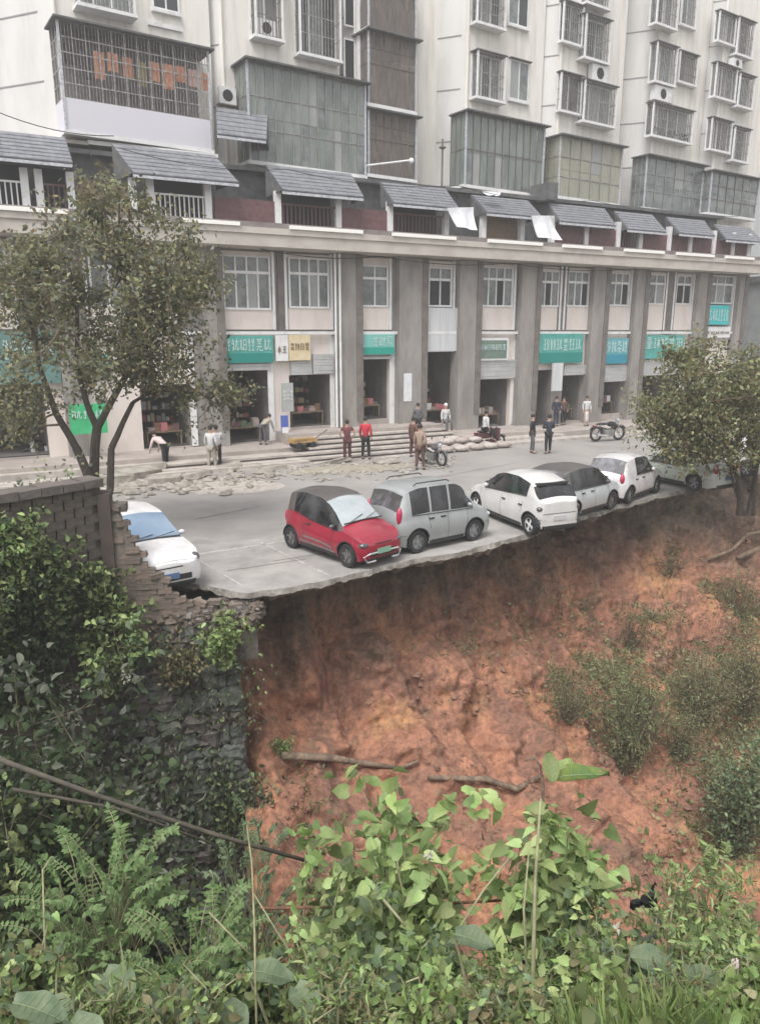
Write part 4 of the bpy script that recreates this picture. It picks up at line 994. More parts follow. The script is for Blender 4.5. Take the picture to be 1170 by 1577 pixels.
# ------------------------------------------------------------------ cars
def interp(pts, x):
    if x <= pts[0][0]: return pts[0][1]
    for (a, za), (b, zb) in zip(pts, pts[1:]):
        if x <= b: return za+(zb-za)*(x-a)/max(b-a, 1e-6)
    return pts[-1][1]
def car(name, label, cat, p_wheel, heading, side, sp):
    """p_wheel: ground point under the rear wheel of the visible side; side +1 left, -1 right; car local x forward, x=0 at the rear bumper"""
    Lc, Wc, Hc, wb, ro, wr = sp['L'], sp['W'], sp['H'], sp['wb'], sp['ro'], sp.get('wr', .29)
    hw = Wc/2; top = sp['top']; belt = sp['belt']; zl = sp.get('zl', .19)
    cw, wt = sp['cowl'], sp['wst']; rb, rt = sp['rwb'], sp['rwt']
    paint = M[sp['paint']]; roofm = M[sp.get('roof', sp['paint'])]
    cx, sx = math.cos(heading), math.sin(heading)
    off = Vector((ro*cx-side*(hw-.10)*sx, ro*sx+side*(hw-.10)*cx, 0))
    root = thing(name, label, cat, Vector((p_wheel.x, p_wheel.y, .012))-off, heading, 'cars parked along the collapsed edge')
    N = 96; xs = sorted(set([Lc*i/N for i in range(N+1)]+[.02,.05,Lc-.02,Lc-.05]))
    xs = np.array(xs)
    def sm(pts, r=2):
        z = np.array([interp(pts, x) for x in xs])
        for _ in range(r): z[1:-1] = z[:-2]*.25+z[1:-1]*.5+z[2:]*.25
        return z
    zt = sm(top, 5); zb = sm(belt, 5)
    NL, NU, NT = 12, 4, 5
    ring = []
    for i, x in enumerate(xs):
        d = min(x, Lc-x)
        rr = .34; e = 1-(1-math.sqrt(max(0, 1-max(0, 1-d/rr)**2)))*(.30 if x < Lc/2 else .36)
        w = hw*(1-.035*abs((x-Lc/2)/(Lc/2))**2)*e
        z0 = zl+(.07*max(0, 1-d/.25)); b_ = zb[i]; t_ = max(zt[i], b_+.02)
        cab = max(0, min(1, (t_-b_)/.45)); rw = w*(.93-.17*cab)
        row = []
        for j in range(NL+1):
            f = j/NL; y = w*(.945+.055*math.sin(PI*min(1, f*1.15))) - (.02*w*max(0,(f-.8)/.2))
            row.append((x, y, z0+(b_-z0)*f))
        yb = row[-1][1]; crown = min(.07, (t_-b_)*.5); zr = t_-crown
        for j in range(1, NU+1):
            f = j/NU; row.append((x, yb+(rw-yb)*(f**1.25), b_+(zr-b_)*f))
        for j in range(1, NT+1):
            f = j/NT; row.append((x, rw*(1-f), zr+crown*math.sin(f*PI/2)))
        ring.append(row)
    nh = len(ring[0]); V = []
    for row in ring:
        V += [(x,-y,z) for x,y,z in row]+[(x,y,z) for x,y,z in row[:-1]][::-1]
    nr = 2*nh-1
    jof = lambda k: k if k < nh else nr-1-k   # row index mirrored
    wheels = [ro, ro+wb]; ar = wr*1.17
    Vn = [list(v) for v in V]
    faces = {'body': [], 'roof': [], 'windshield': [], 'rear_window': [], 'trim': []}
    sidew = {}
    for i in range(len(xs)-1):
        xm = (xs[i]+xs[i+1])/2
        for k in range(nr-1):
            a, b = jof(k), jof(k+1); lo = min(a, b)
            q = (i*nr+k, i*nr+k+1, (i+1)*nr+k+1, (i+1)*nr+k)
            zc = sum(V[t][2] for t in q)/4
            if lo < NL:
                if any((xm-wx)**2+(zc-wr)**2 < ar*ar for wx in wheels): continue
                faces['trim' if (lo < 1 and sp.get('skirt')) else 'body'].append(q)
            elif lo < NL+NU:
                s_ = 0 if k < nh-1 else 1; hit = None
                if (zt[i]-zb[i]) > .12 and lo < NL+NU:
                    for n_, (x0, x1) in enumerate(sp['sidewin']):
                        if x0 < xm < x1: hit = n_
                if hit is not None and lo >= NL and lo < NL+NU-(0 if zt[i]-zb[i] > .5 else 1)+0: sidew.setdefault((hit, s_), []).append(q)
                elif (zt[i]-zb[i]) > .12 and sp.get('blackpillar') and sp['sidewin'][0][0] < xm < sp['sidewin'][-1][1]: faces['trim'].append(q)
                else: faces['roof' if (zt[i]-zb[i]) > .18 and roofm is not paint else 'body'].append(q)
            else:
                inn = lo >= NL+NU+0
                if wt < xm < cw and inn and lo > NL+NU-1: faces['windshield'].append(q)
                elif rb < xm < rt and inn: faces['rear_window'].append(q)
                elif rt <= xm <= wt: faces['roof'].append(q)
                else: faces['body'].append(q)
    # snap arch edge
    for wx in wheels:
        for i, v in enumerate(V):
            d = math.hypot(v[0]-wx, v[2]-wr)
            if ar*.80 < d < ar*1.22 and jof(i % nr) <= NL and v[2] > .0:
                if d < ar*1.10 : 
                    Vn[i][0] = wx+(v[0]-wx)/d*ar; Vn[i][2] = wr+(v[2]-wr)/d*ar
    for i_, sgn in ((0,-1),(len(xs)-1,1)):
        for k in range(nh-1):
            q = (i_*nr+k, i_*nr+k+1, i_*nr+nr-2-k, i_*nr+nr-1-k)
            faces['body'].append(q if sgn < 0 else q[::-1])
    def piece(nm, fl, m, lift=0.0, parent=root):
        used = sorted({i for f in fl for i in f}); mp = {u: n for n, u in enumerate(used)}
        me = bpy.data.meshes.new(nm); me.from_pydata([tuple(Vn[u]) for u in used], [], [tuple(mp[i] for i in dict.fromkeys(f)) for f in fl]); me.update()
        bm = bmesh.new(); bm.from_mesh(me); bmesh.ops.remove_doubles(bm, verts=bm.verts, dist=.0008); bmesh.ops.recalc_face_normals(bm, faces=bm.faces)
        if lift: 
            bm.normal_update()
            for v in bm.verts: v.co += v.normal*0
        bm.to_mesh(me); bm.free(); me.materials.append(m)
        me.polygons.foreach_set('use_smooth', [True]*len(me.polygons)); me.set_sharp_from_angle(angle=math.radians(38))
        o = bpy.data.objects.new(nm, me); C.objects.link(o); o.parent = parent; return o
    piece('body', faces['body'], paint)
    if faces['roof']: piece('roof', faces['roof'], roofm)
    if faces['windshield']: ws = piece('windshield', faces['windshield'], M[sp.get('wsm','carglass')])
    if faces['rear_window']: piece('rear_window', faces['rear_window'], M[sp.get('rwm','carglass')])
    if faces['trim']:
        left = list(faces['trim'])
        while left:
            comp = [left.pop()]; vs_ = set(comp[0]); grew = True
            while grew:
                grew = False
                for f_ in list(left):
                    if vs_ & set(f_): comp.append(f_); vs_ |= set(f_); left.remove(f_); grew = True
            piece('trim', comp, M['blacktrim'])
    for k, fl in sidew.items(): piece('side_window', fl, M['carglass'])
    def surf(x, z):                    # half width of the lower side at x, z
        i = int(np.clip(np.searchsorted(xs, x), 1, len(xs)-1)); f = (x-xs[i-1])/(xs[i]-xs[i-1])
        r = []
        for row in (ring[i-1], ring[i]):
            zz = [p[2] for p in row[:NL+NU+1]]; yy = [p[1] for p in row[:NL+NU+1]]; r.append(np.interp(z, zz, yy))
        return float(r[0]*(1-f)+r[1]*f)
    def topz(x): return float(np.interp(x, xs, zt))
    # underbody and wheel wells
    u = MB(); u.box(.12, Lc-.12, -hw+.24, hw-.24, .15, zb.min()-.1)
    for wx in wheels:
        for s_ in (-1, 1):
            n = 12; pts = [(wx+ar*1.0*math.cos(PI*i/n), max(wr+ar*math.sin(PI*i/n), .1)) for i in range(n+1)]
            k = len(u.v)
            for (x, z) in pts: u.v += [(x, s_*(hw-.035), z), (x, s_*(hw-.30), z)]
            for i in range(n): a = k+i*2; u.f.append((a, a+1, a+3, a+2))
    u.build('underbody', M['blacktrim'], root)
    for wx in wheels:
        for s_ in (-1, 1):
            w = MB(); prof = [(wr*.62,-.085),(wr*.93,-.095),(wr,-.06),(wr,.06),(wr*.93,.095),(wr*.62,.085)]; n = 22
            for r_, y in prof:
                for j in range(n): t = 2*PI*j/n; w.v.append((r_*math.cos(t), y, r_*math.sin(t)))
            for a in range(len(prof)-1):
                for j in range(n): w.f.append((a*n+j, a*n+(j+1)%n, (a+1)*n+(j+1)%n, (a+1)*n+j))
            wo = w.build('wheel', M['tyre'], root, True, 40); wo.location = (wx, s_*(hw-.115), wr)
            rm = MB(); y = s_*.06; n = 20; R = wr*.63
            rm.v += [(R*math.cos(2*PI*j/n), y-s_*.03, R*math.sin(2*PI*j/n)) for j in range(n)]; rm.f.append(tuple(range(n)))
            disk = rm.build('rim', M['blacktrim'] if sp.get('spokes') else M[sp.get('rimm','rim')], wo)
            ns = sp.get('spokes') or 5
            sk = MB()
            for j in range(ns):
                a = 2*PI*j/ns+.4; ww = .55 if sp.get('spokes') else .28
                c_ = lambda r_, t: (r_*R*math.cos(t), y+s_*.004, r_*R*math.sin(t))
                sk.add([c_(.22,a-ww), c_(.95,a-ww*.55), c_(.95,a+ww*.55), c_(.22,a+ww)], [(0,1,2,3)])
            sk.tube([(0,y-s_*.01,0),(0,y+s_*.02,0)], R*.24, 10)
            ring_n = 20
            k = len(sk.v)
            for j in range(ring_n): t = 2*PI*j/ring_n; sk.v += [(R*.9*math.cos(t), y+s_*.012, R*.9*math.sin(t)), (R*1.04*math.cos(t), y+s_*.012, R*1.04*math.sin(t))]
            for j in range(ring_n): a = k+2*j; b = k+2*((j+1)%ring_n); sk.f.append((a, a+1, b+1, b))
            sk.build('spokes', M[sp.get('rimm','rim')], wo)
            ax = MB()
    # seams, handles, mirrors, lamps
    def ribbon(nm, pts, m, w=.012, lift=.004, s_=1, parent=root):
        r = MB()
        P = []
        for (x0,z0),(x1,z1) in zip(pts, pts[1:]):
            n = max(2, int(math.hypot(x1-x0, z1-z0)/.05))
            for i in range(n): P.append((x0+(x1-x0)*i/n, z0+(z1-z0)*i/n))
        P.append(pts[-1])
        for i, (x, z) in enumerate(P):
            a = P[max(0,i-1)]; b = P[min(len(P)-1,i+1)]; dx, dz = b[0]-a[0], b[1]-a[1]; l_ = math.hypot(dx, dz) or 1; nx, nz = -dz/l_*w/2, dx/l_*w/2
            for sg in (-1, 1):
                xx, zz = x+nx*sg, z+nz*sg; r.v.append((xx, s_*(surf(xx, zz)+lift), zz))
        for i in range(len(P)-1): r.f.append((i*2, i*2+1, i*2+3, i*2+2))
        return r.build(nm, m, parent)
    for s_ in (-1, 1):
        for ds in sp.get('doors', []):
            ribbon('door_seam', ds, M['blacktrim'], s_=s_)
        for hx, hz in sp.get('handles', []):
            y = surf(hx, hz); MB().box(hx-.08, hx+.08, y-.01 if s_ > 0 else -y-.03, y+.03 if s_ > 0 else -y+.01, hz-.016, hz+.016).build('door_handle', M['blacktrim'], root)
        mx = cw-.28; mz = float(np.interp(mx, xs, zb))+.09; y = surf(mx, mz-.05)
        mm = MB().sphere((mx, s_*(y+.07), mz), .085, 10, 7, (.55,.95,.65)); mm.build('wing_mirror', roofm if sp.get('roof') else paint, root, True)
        if sp.get('skirtpanel'):
            for pts in sp['skirtpanel']: ribbon('side_trim', pts, M['rimdull'], w=.05, lift=.008, s_=s_)
        # lamps: bulbous lenses hugging the corners
        hz = sp.get('hlz', .66); hx = Lc-sp.get('hlx', .14); y = surf(hx, hz)
        MB().sphere((hx, s_*(y-.10), hz), .15, 12, 8, sp.get('hls', (.75,1.0,.50))).build('headlight', M[sp.get('hlm','headlamp')], root, True)
        tz = sp.get('tlz', .85); tx = sp.get('tlx', .10); y = surf(tx, tz)
        MB().sphere((tx, s_*(y-.05), tz), .13, 12, 8, sp.get('tls', (.8,.65,1.4))).build('tail_light', M['taillamp'] if not sp.get('tldark') else M['headdark'], root, True)
    # plates, grille, bumper strips
    w_ = hw*.72
    if sp.get('grille', True): MB().box(Lc-.03, Lc+.012, -w_*.8, w_*.8, .32, .44).build('grille', M['blacktrim'], root)
    MB().box(Lc+.013, Lc+.028, -.21, .21, .36-.0, .36+.13).build('license_plate', M[sp.get('plate','plate_blue')], root)
    MB().box(-.02, -.002, -.21, .21, .47, .60).build('license_plate', M[sp.get('plate','plate_blue')], root)
    MB().box(-.012, .05, -w_, w_, .25, .33).build('rear_bumper_trim', M['blacktrim'], root)
    if sp.get('kidney'):
        g = MB(); X = Lc+.004
        for s_ in (-1, 1):
            g.tube([(X, s_*hw*.15, .40),(X+.01, s_*hw*.60, .40),(X-.05, s_*hw*.80, .33),(X-.03, s_*hw*.66, .19),(X, s_*hw*.35, .20)], .026, 6)
        g.box(X-.01, X+.02, -hw*.15, hw*.15, .385, .415); g.build('bumper_frame', M['chrome'], root)
    MB().box(Lc-.02, Lc+.006, -w_*.95, w_*.95, .235, .285).build('air_intake', M['blacktrim'], root)
    MB().box(Lc-.05, Lc+.004, -w_*.5, w_*.5, .60, .625).build('bonnet_seam', M['blacktrim'], root)
    MB().box(-.006, .05, -w_*.98, w_*.98, .655, .667).build('hatch_seam', M['blacktrim'], root)
    for s_ in (-1, 1):
        ribbon('sill_trim', [(ro+ar+.03, zl+.045), (ro+wb-ar-.03, zl+.045)], M['blacktrim'], w=.075, lift=.006, s_=s_)
        ribbon('bumper_seam', [(ro-ar-.02, .50), (.10, .52)], M['blacktrim'], w=.010, s_=s_)
        ribbon('bumper_seam', [(ro+wb+ar+.02, .50), (Lc-.12, .50)], M['blacktrim'], w=.010, s_=s_)
        ribbon('belt_moulding', [(sp['sidewin'][0][0], float(np.interp(sp['sidewin'][0][0], xs, zb))-.012), (sp['sidewin'][-1][1], float(np.interp(sp['sidewin'][-1][1], xs, zb))-.012)], M['blacktrim'], w=.022, lift=.006, s_=s_)
        for wx in wheels:
            ribbon('arch_lip', [(wx+ar*1.03*math.cos(PI*i/14), wr+ar*1.03*math.sin(PI*i/14)) for i in range(1, 14)], M['blacktrim'], w=.028, lift=.006, s_=s_)
        MB().sphere((Lc-.09, s_*hw*.62, .34), .055, 8, 6, (.5,1,1)).build('fog_lamp', M['headlamp'], root)
    # wiper and cowl strip, screen surround
    cz = topz(cw)+.004
    k = MB()
    for s_ in (-.5, .1): k.tube([(cw+.01, s_*hw, topz(cw)+.02),(cw-.12, (s_+.62)*hw, topz(cw-.12)+.022)], .009, 4)
    k.tube([(cw+.015, -hw*.80, topz(cw)-.01),(cw+.015, 0, topz(cw)+.008),(cw+.015, hw*.80, topz(cw)-.01)], .02, 4); k.build('wiper', M['blacktrim'], root)
    if sp.get('rails'):
        for s_ in (-1, 1):
            MB().tube([(rt+.35, s_*hw*.66, topz(rt+.35)-.0),(rt+.45, s_*hw*.66, topz(rt+.45)+.045),(wt-.35, s_*hw*.66, topz(wt-.35)+.045),(wt-.25, s_*hw*.66, topz(wt-.25)-.0)], .016, 5).build('roof_rail', M['blacktrim'], root)
    if sp.get('spoiler'):
        k = MB().jbox(rt-.10, rt+.06, -hw*.66, hw*.66, topz(rt)-.06, topz(rt)+.004, .004); k.build('spoiler', M[sp['spoiler']], root)
    return root
def hatch(L_, W_, H_, wb, ro, **k):
    """short hatchback profile"""
    sp = dict(L=L_, W=W_, H=H_, wb=wb, ro=ro)
    hz = H_*.60
    sp['top'] = [(0, H_*.60),(.05,H_*.63),(.12,H_*.70),(.34,H_*.955),(L_*.33,H_),(L_*.52,H_*.985),(L_*.62,H_*.93),(L_-.78,hz+.06),(L_-.40,hz-.03),(L_-.12,hz-.12),(L_,hz-.24)]
    sp['belt'] = [(0,H_*.555),(.2,H_*.60),(L_*.4,H_*.585),(L_-.8,H_*.565),(L_-.35,H_*.53),(L_-.1,H_*.46),(L_,H_*.38)]
    sp['cowl'] = L_-.80; sp['wst'] = L_*.60; sp['rwb'] = .10; sp['rwt'] = .36
    sp['sidewin'] = [(.42, L_*.33),(L_*.35, L_*.55),(L_*.565, L_-.92)]
    d0, d1, d2 = ro+.32, (ro+ro+wb)/2+.02, ro+wb-.30
    sp['doors'] = [[(d2,.32),(d2+.05,H_*.55)],[(d1,.28),(d1,H_*.56)],[(d0+.08,.60),(d0+.02,H_*.57)],[(d0+.1,.28),(d2,.28)]]
    sp['handles'] = [(d1-.16,H_*.50),(d0+.12,H_*.50)]
    sp.update(k); return sp
def d2h(a, b): return math.atan2(b.y-a.y, b.x-a.x)
# red mini car with dark roof, nose over the edge
ra, fa = G(451,844), G(537,874)
sp = hatch(3.15, 1.50, 1.62, (fa-ra).length, .36, paint='red_car', roof='dark_car', wsm='screen_pale', rimm='rimdull', kidney=True, plate='plate_green', hlm='headdark', hlz=.60, hlx=.12, grille=True, wr=.29)
sp['top'] = [(0,.95),(.04,1.10),(.14,1.40),(.30,1.55),(.9,1.62),(1.55,1.58),(1.85,1.46),(2.42,1.0),(2.75,.90),(3.02,.78),(3.15,.62)]
sp['belt'] = [(0,.80),(.30,1.04),(.75,1.02),(1.2,.90),(2.0,.83),(2.4,.84),(2.8,.78),(3.05,.66),(3.15,.54)]
sp['cowl'] = 2.40; sp['wst'] = 1.72; sp['rwb'] = .05; sp['rwt'] = .26; sp['sidewin'] = [(.52,1.25),(1.25,2.26)]; sp['blackpillar'] = True
sp['doors'] = [[(1.0,.30),(.93,.86)],[(2.02,.30),(2.12,.80)],[(1.0,.28),(2.02,.28)]]; sp['handles'] = [(1.12,.80)]; sp['skirtpanel'] = [[(.78,.34),(2.2,.30)],[(.95,.47),(1.75,.45),(2.1,.38)]]
sp['tlz'] = .80
car('red_mini_car', 'small red car with dark roof and pale painted reflection on its windscreen, nose hanging at the broken edge', 'car', ra, d2h(ra, fa), -1, sp)
# silver minivan seen from behind
ra, fa = G(641,852), G(727,833)
sp = hatch(3.25, 1.70, 1.72, (fa-ra).length+.0, .58, paint='silver_car', rimm='rim', rails=True, wr=.30, rwm='screen_rear', tlz=.98, tlx=.11, tls=(.7,.6,1.9), taillamp=1)
sp['top'] = [(0,.88),(.03,1.04),(.08,1.14),(.24,1.62),(.7,1.72),(1.9,1.70),(2.15,1.60),(2.62,1.06),(2.95,.94),(3.15,.80),(3.25,.62)]
sp['belt'] = [(0,.80),(.15,1.00),(1.0,1.02),(2.4,.96),(2.9,.84),(3.1,.72),(3.25,.52)]
sp['cowl'] = 2.58; sp['wst'] = 2.05; sp['rwb'] = .075; sp['rwt'] = .25; sp['sidewin'] = [(.40,.98),(1.06,1.62),(1.70,2.48)]
car('silver_minivan', 'silver grey minivan with red tail lights beside the red car', 'car', ra, d2h(ra, fa), -1, sp)
# white hatchback with dark spoiler, tail over the edge
ra, fa = G(816,825), G(735,790.5)
sp = hatch(3.85, 1.52, 1.60, (fa-ra).length, .40, paint='white_car2', rimm='white', spokes=4, wr=.31, spoiler='blacktrim', tldark=True, tlz=.80, tls=(.7,.8,.55), plate='plate_white')
sp['top'] = [(0,.98),(.05,1.04),(.14,1.12),(.46,1.46),(1.2,1.60),(1.9,1.58),(2.3,1.48),(2.95,1.04),(3.4,.94),(3.7,.78),(3.85,.60)]
sp['belt'] = [(0,.92),(.3,1.10),(1.1,1.05),(2.2,.96),(2.95,.92),(3.4,.82),(3.7,.66),(3.85,.50)]
sp['cowl'] = 2.92; sp['wst'] = 2.22; sp['rwb'] = .13; sp['rwt'] = .46; sp['sidewin'] = [(.60,1.4),(1.4,2.82)]; sp['blackpillar'] = True
car('white_hatchback', 'white hatchback with white four spoke wheels and dark rear window, tail over the edge', 'car', ra, d2h(ra, fa), 1, sp)
# pale silver car with dark roof behind it
ra, fa = G(880,803), G(936,788)
sp = hatch(3.85, 1.66, 1.58, (fa-ra).length+.25, 1.1, paint='pale_car', roof='dark_car', rimm='rimdull', wr=.30, rwm='screen_rear')
sp['top'] = [(0,.96),(.1,1.05),(.45,1.32),(.9,1.52),(1.6,1.58),(2.3,1.54),(2.6,1.45),(3.15,1.05),(3.5,.94),(3.72,.80),(3.85,.60)]
sp['rwb'] = .16; sp['rwt'] = .80; sp['sidewin'] = [(.95,1.75),(1.81,3.0)]; sp['cowl'] = 3.12; sp['wst'] = 2.45; sp['blackpillar'] = True
car('pale_silver_car', 'pale silver car with dark roof squeezed between two white cars', 'car', ra, d2h(ra, fa)+.05, -1, sp)
# small white car with big dark rear window
ra, fa = G(966,776), G(1007,760)
sp = hatch(3.2, 1.55, 1.52, (fa-ra).length, .48, paint='white_car', rimm='rim', wr=.29, rwm='screen_rear')
sp['sidewin'] = [(.95, 2.30)]; sp['rwb'] = .09; sp['rwt'] = .40
car('small_white_car', 'small bright white car with wide dark rear window near the slab end', 'car', ra, d2h(ra, fa), -1, sp)
# greenish white saloon under the right tree, another one behind
ra = G(1068,757)
sp = hatch(4.1, 1.62, 1.40, 2.45, .80, paint='mint_car', rimm='rim', spokes=5, wr=.30)
sp['top'] = [(0,.84),(.08,.90),(.6,.98),(1.15,1.34),(1.8,1.40),(2.3,1.36),(3.0,.94),(3.5,.86),(3.9,.74),(4.1,.55)]
sp['rwb'] = .62; sp['rwt'] = 1.1; sp['sidewin'] = [(1.2,1.85),(1.9,2.85)]; sp['cowl'] = 2.98; sp['wst'] = 2.25
car('greenish_white_saloon', 'greenish white saloon car parked under the right tree', 'car', ra, math.radians(119), 1, sp)
ra = G(1148,735)
car('white_saloon', 'white car mostly hidden behind the right tree', 'car', ra, math.radians(119), 1, dict(sp, paint='white_car'))
# white car behind the brick wall, facing the camera
sp = hatch(4.4, 1.70, 1.50, 2.6, .85, paint='white_car', wsm='screen_blue', rimm='rim', hlm='headdark', hlz=.70, hlx=.20, hls=(.7,.8,.8), plate='plate_blue', grille=True)
sp['top'] = [(0,.92),(.1,1.0),(.5,1.34),(1.3,1.50),(2.3,1.48),(2.6,1.41),(3.35,1.02),(3.85,.95),(4.2,.86),(4.4,.70)]
sp['belt'] = [(0,.80),(.3,.96),(3.4,.91),(3.9,.87),(4.2,.78),(4.4,.62)]
sp['cowl'] = 3.38; sp['wst'] = 2.48; sp['rwb'] = .12; sp['rwt'] = .75; sp['sidewin'] = [(.9,1.6),(1.66,2.4),(2.46,3.2)]
hd = math.radians(-53); fc = G(264,918,.0)
rw_ = fc + Vector((-math.cos(hd)*(4.4-.85)-math.sin(hd)*.75, -math.sin(hd)*(4.4-.85)+math.cos(hd)*.75, 0))
car('lilac_white_car', 'lilac white car with blue painted reflection on its windscreen half hidden by the brick wall', 'car', rw_, hd, 1, sp)

# ------------------------------------------------------------------ people
def skinmesh(name, pts, edges, rad, m, parent, root=0, sub=1):
    me = bpy.data.meshes.new(name); me.from_pydata([tuple(p) for p in pts], edges, []); me.update(); me.materials.append(m)
    o = bpy.data.objects.new(name, me); C.objects.link(o); o.parent = parent
    md = o.modifiers.new('skin', 'SKIN'); md.use_smooth_shade = True
    for i, r in enumerate(rad): me.skin_vertices[0].data[i].radius = (r, r) if not isinstance(r, tuple) else r
    me.skin_vertices[0].data[root].use_root = True
    if sub: s = o.modifiers.new('sub', 'SUBSURF'); s.levels = sub; s.render_levels = sub
    return o
def person(label, loc, face, shirt, trousers, pose='stand', h=1.66, z=0.0, sleeve=True, skirt=False, group='people standing in the street', hat=None):
    """face: direction the person looks, local +y is forward"""
    t = thing('person', label, 'person', (loc.x, loc.y, loc.z if z == 0 else z), face-PI/2, group); k = h/1.7
    lean = {'stand':0,'bend':1.05,'sit':.12,'phone':.05,'hips':0,'cross':0}[pose]
    hip = Vector((0,0,.92))*k; 
    if pose == 'sit': hip = Vector((0,0,.62))*k
    up = Vector((0, math.sin(lean), math.cos(lean))); fw = Vector((0, math.cos(lean), -math.sin(lean)))
    S = hip+up*.26*k; CH = hip+up*.44*k; NK = hip+up*.58*k; HD = NK+(up*.6+Vector((0,.0,.4))).normalized()*.15*k; HT = NK+(up*.6+Vector((0,0,.4))).normalized()*.24*k
    shl = [CH+up*.07*k+Vector((s*.18*k,0,0)) for s in (-1,1)]
    el, wr_ = [], []
    for i, s in enumerate((-1,1)):
        b = shl[i]
        if pose in ('stand','sit'): e = b+Vector((s*.06,-.02,-.27))*k; w = e+Vector((s*.0,.08,-.23))*k
        elif pose == 'bend': e = b+Vector((s*.05,.08,-.26))*k; w = e+Vector((0,.08,-.22))*k
        elif pose == 'phone': e = b+Vector((s*.07,.06,-.24))*k; w = e+Vector((-s*.07,.20,.10))*k
        elif pose == 'hips': e = b+Vector((s*.16,-.04,-.20))*k; w = e+Vector((-s*.10,.06,-.16))*k
        else: e = b+Vector((s*.08,.04,-.24))*k; w = e+Vector((-s*.20,.15,-.02))*k
        el.append(e); wr_.append(w)
    hp = [hip+Vector((s*.09*k,0,-.02*k)) for s in (-1,1)]; kn, an, to = [], [], []
    for i, s in enumerate((-1,1)):
        st = .08 if i else -.06
        if pose == 'sit': kn_ = hp[i]+Vector((s*.05,.38,.0))*k; a_ = Vector((kn_.x, kn_.y+.05*k, .08*k)); 
        else: kn_ = Vector((hp[i].x+s*.02*k, st*.6*k+.03, .49*k)); a_ = Vector((hp[i].x+s*.03*k, st*k, .08*k))
        kn.append(kn_); an.append(a_); to.append(a_+Vector((s*.02,.15,-.045))*k)
    P = [hip,S,CH,NK,HD,HT]+shl+el+wr_+hp+kn+an+to
    E_ = [(0,1),(1,2),(2,3),(3,4),(4,5),(2,6),(2,7),(6,8),(7,9),(8,10),(9,11),(0,12),(0,13),(12,14),(13,15),(14,16),(15,17),(16,18),(17,19)]
    R = [.12,.105,.12,.055,.088,.066,.055,.055,.042,.042,.028,.028,.085,.085,.055,.055,.038,.038,.03,.03]; R = [r*k for r in R]
    # hands: palm and five fingers each
    for i in (0,1):
        w = wr_[i]; d = (w-el[i]).normalized(); s = (-1,1)[i]
        x = d.cross(Vector((0,1,0.3))).normalized(); base = len(P); palm = w+d*.06*k; P.append(palm); R.append(.026*k); E_.append((10+i, base))
        for f in range(4):
            a = palm+x*(f-1.5)*.017*k+d*.03*k; b = a+d*(.045-.006*abs(f-1.3))*k+Vector((0,.015,0))*k
            n = len(P); P += [a,b]; R += [.0085*k,.006*k]; E_ += [(base,n),(n,n+1)]
        n = len(P); a = w+d*.03*k+x*-s*.03*k; P += [a, a+(d-x*s*.6).normalized()*.04*k]; R += [.010*k,.007*k]; E_ += [(base,n),(n,n+1)]
    skinmesh('body', P, E_, R, M['skin'], t)
    g = 1.16
    tp = [hip-up*.03*k, S, CH, NK-up*.04*k]+shl+[a.lerp(b,1.0 if sleeve else .55) for a, b in zip(shl, el)]
    te = [(0,1),(1,2),(2,3),(2,4),(2,5),(4,6),(5,7)]; tr = [.140,.128,.142,.075,.075,.075,.058,.058]
    if sleeve: n = len(tp); tp += [a.lerp(b,.85) for a, b in zip(el, wr_)]; te += [(6,n),(7,n+1)]; tr += [.042,.042]
    skinmesh('shirt', tp, te, [r*k*1.06 for r in tr], shirt, t)
    if skirt: skinmesh('skirt', [hip, Vector((0,0,.5*k)), Vector((0,0,.18*k))], [(0,1),(1,2)], [.14*k,.16*k,.18*k], trousers, t)
    else:
        lp = [hip+up*.02*k]+hp+kn+[a.lerp(b,.90) for a, b in zip(kn, an)]
        skinmesh('trousers', lp, [(0,1),(0,2),(1,3),(2,4),(3,5),(4,6)], [r*k for r in (.135,.105,.105,.078,.078,.060,.060)], trousers, t)
    for i in (0,1):
        a = an[i]; MB().sphere((a.x, a.y+.06*k, .045*k if pose != 'x' else 0), .07*k, 8, 5, (.62,1.7,.62)).build('shoe', M['blacktrim'], t, True)
    hc = HD.lerp(HT,.35)
    MB().sphere(hc+Vector((0,-.014,.022))*k, .102*k, 12, 8, (.92,1.0,1.02)).build('hair' if not hat else 'hat', M['hair'] if not hat else hat, t, True)
    fz = HD+Vector((0,.092,.01))*k
    MB().tube([fz+Vector((0,-.01,.02))*k, fz+Vector((0,.022,-.014))*k], [.008*k,.015*k], 5).build('nose', M['skin'], t)
    MB().sphere(fz+Vector((-.03,.0,.028))*k, .010*k, 6, 4).sphere(fz+Vector((.03,0,.028))*k, .010*k, 6, 4).build('eyes', M['hair'], t)
    MB().sphere(fz+Vector((0,.0,-.042))*k, .02*k, 6, 4, (1.2,.4,.35)).build('mouth', mat('lips',(.3,.1,.09),.5), t)
    return t
cl = lambda n, c: mat(n, c, .9, tuple(x*.7 for x in c), 6, .2, 30)
black = cl('black_cotton', (.025,.024,.027)); white_c = cl('white_cotton', (.62,.62,.62)); pinkw = cl('pinkish_cotton', (.68,.55,.53)); khaki = cl('khaki_cotton', (.42,.38,.32))
darkred = cl('dark_red_cotton', (.16,.05,.06)); red = cl('red_cotton', (.52,.035,.06)); maroon = cl('maroon_cotton', (.11,.04,.045)); tan = cl('tan_cotton', (.34,.25,.20)); brown = cl('brown_cotton', (.14,.075,.06)); grey = cl('grey_cotton', (.12,.12,.13)); navy = cl('navy_cotton', (.035,.04,.06))
away = math.radians(100); toward = math.radians(-80)
person('person in pale pink shirt and dark shorts stooping forward by the rubble', G(257,722), math.radians(150), pinkw, black, 'bend', 1.78)
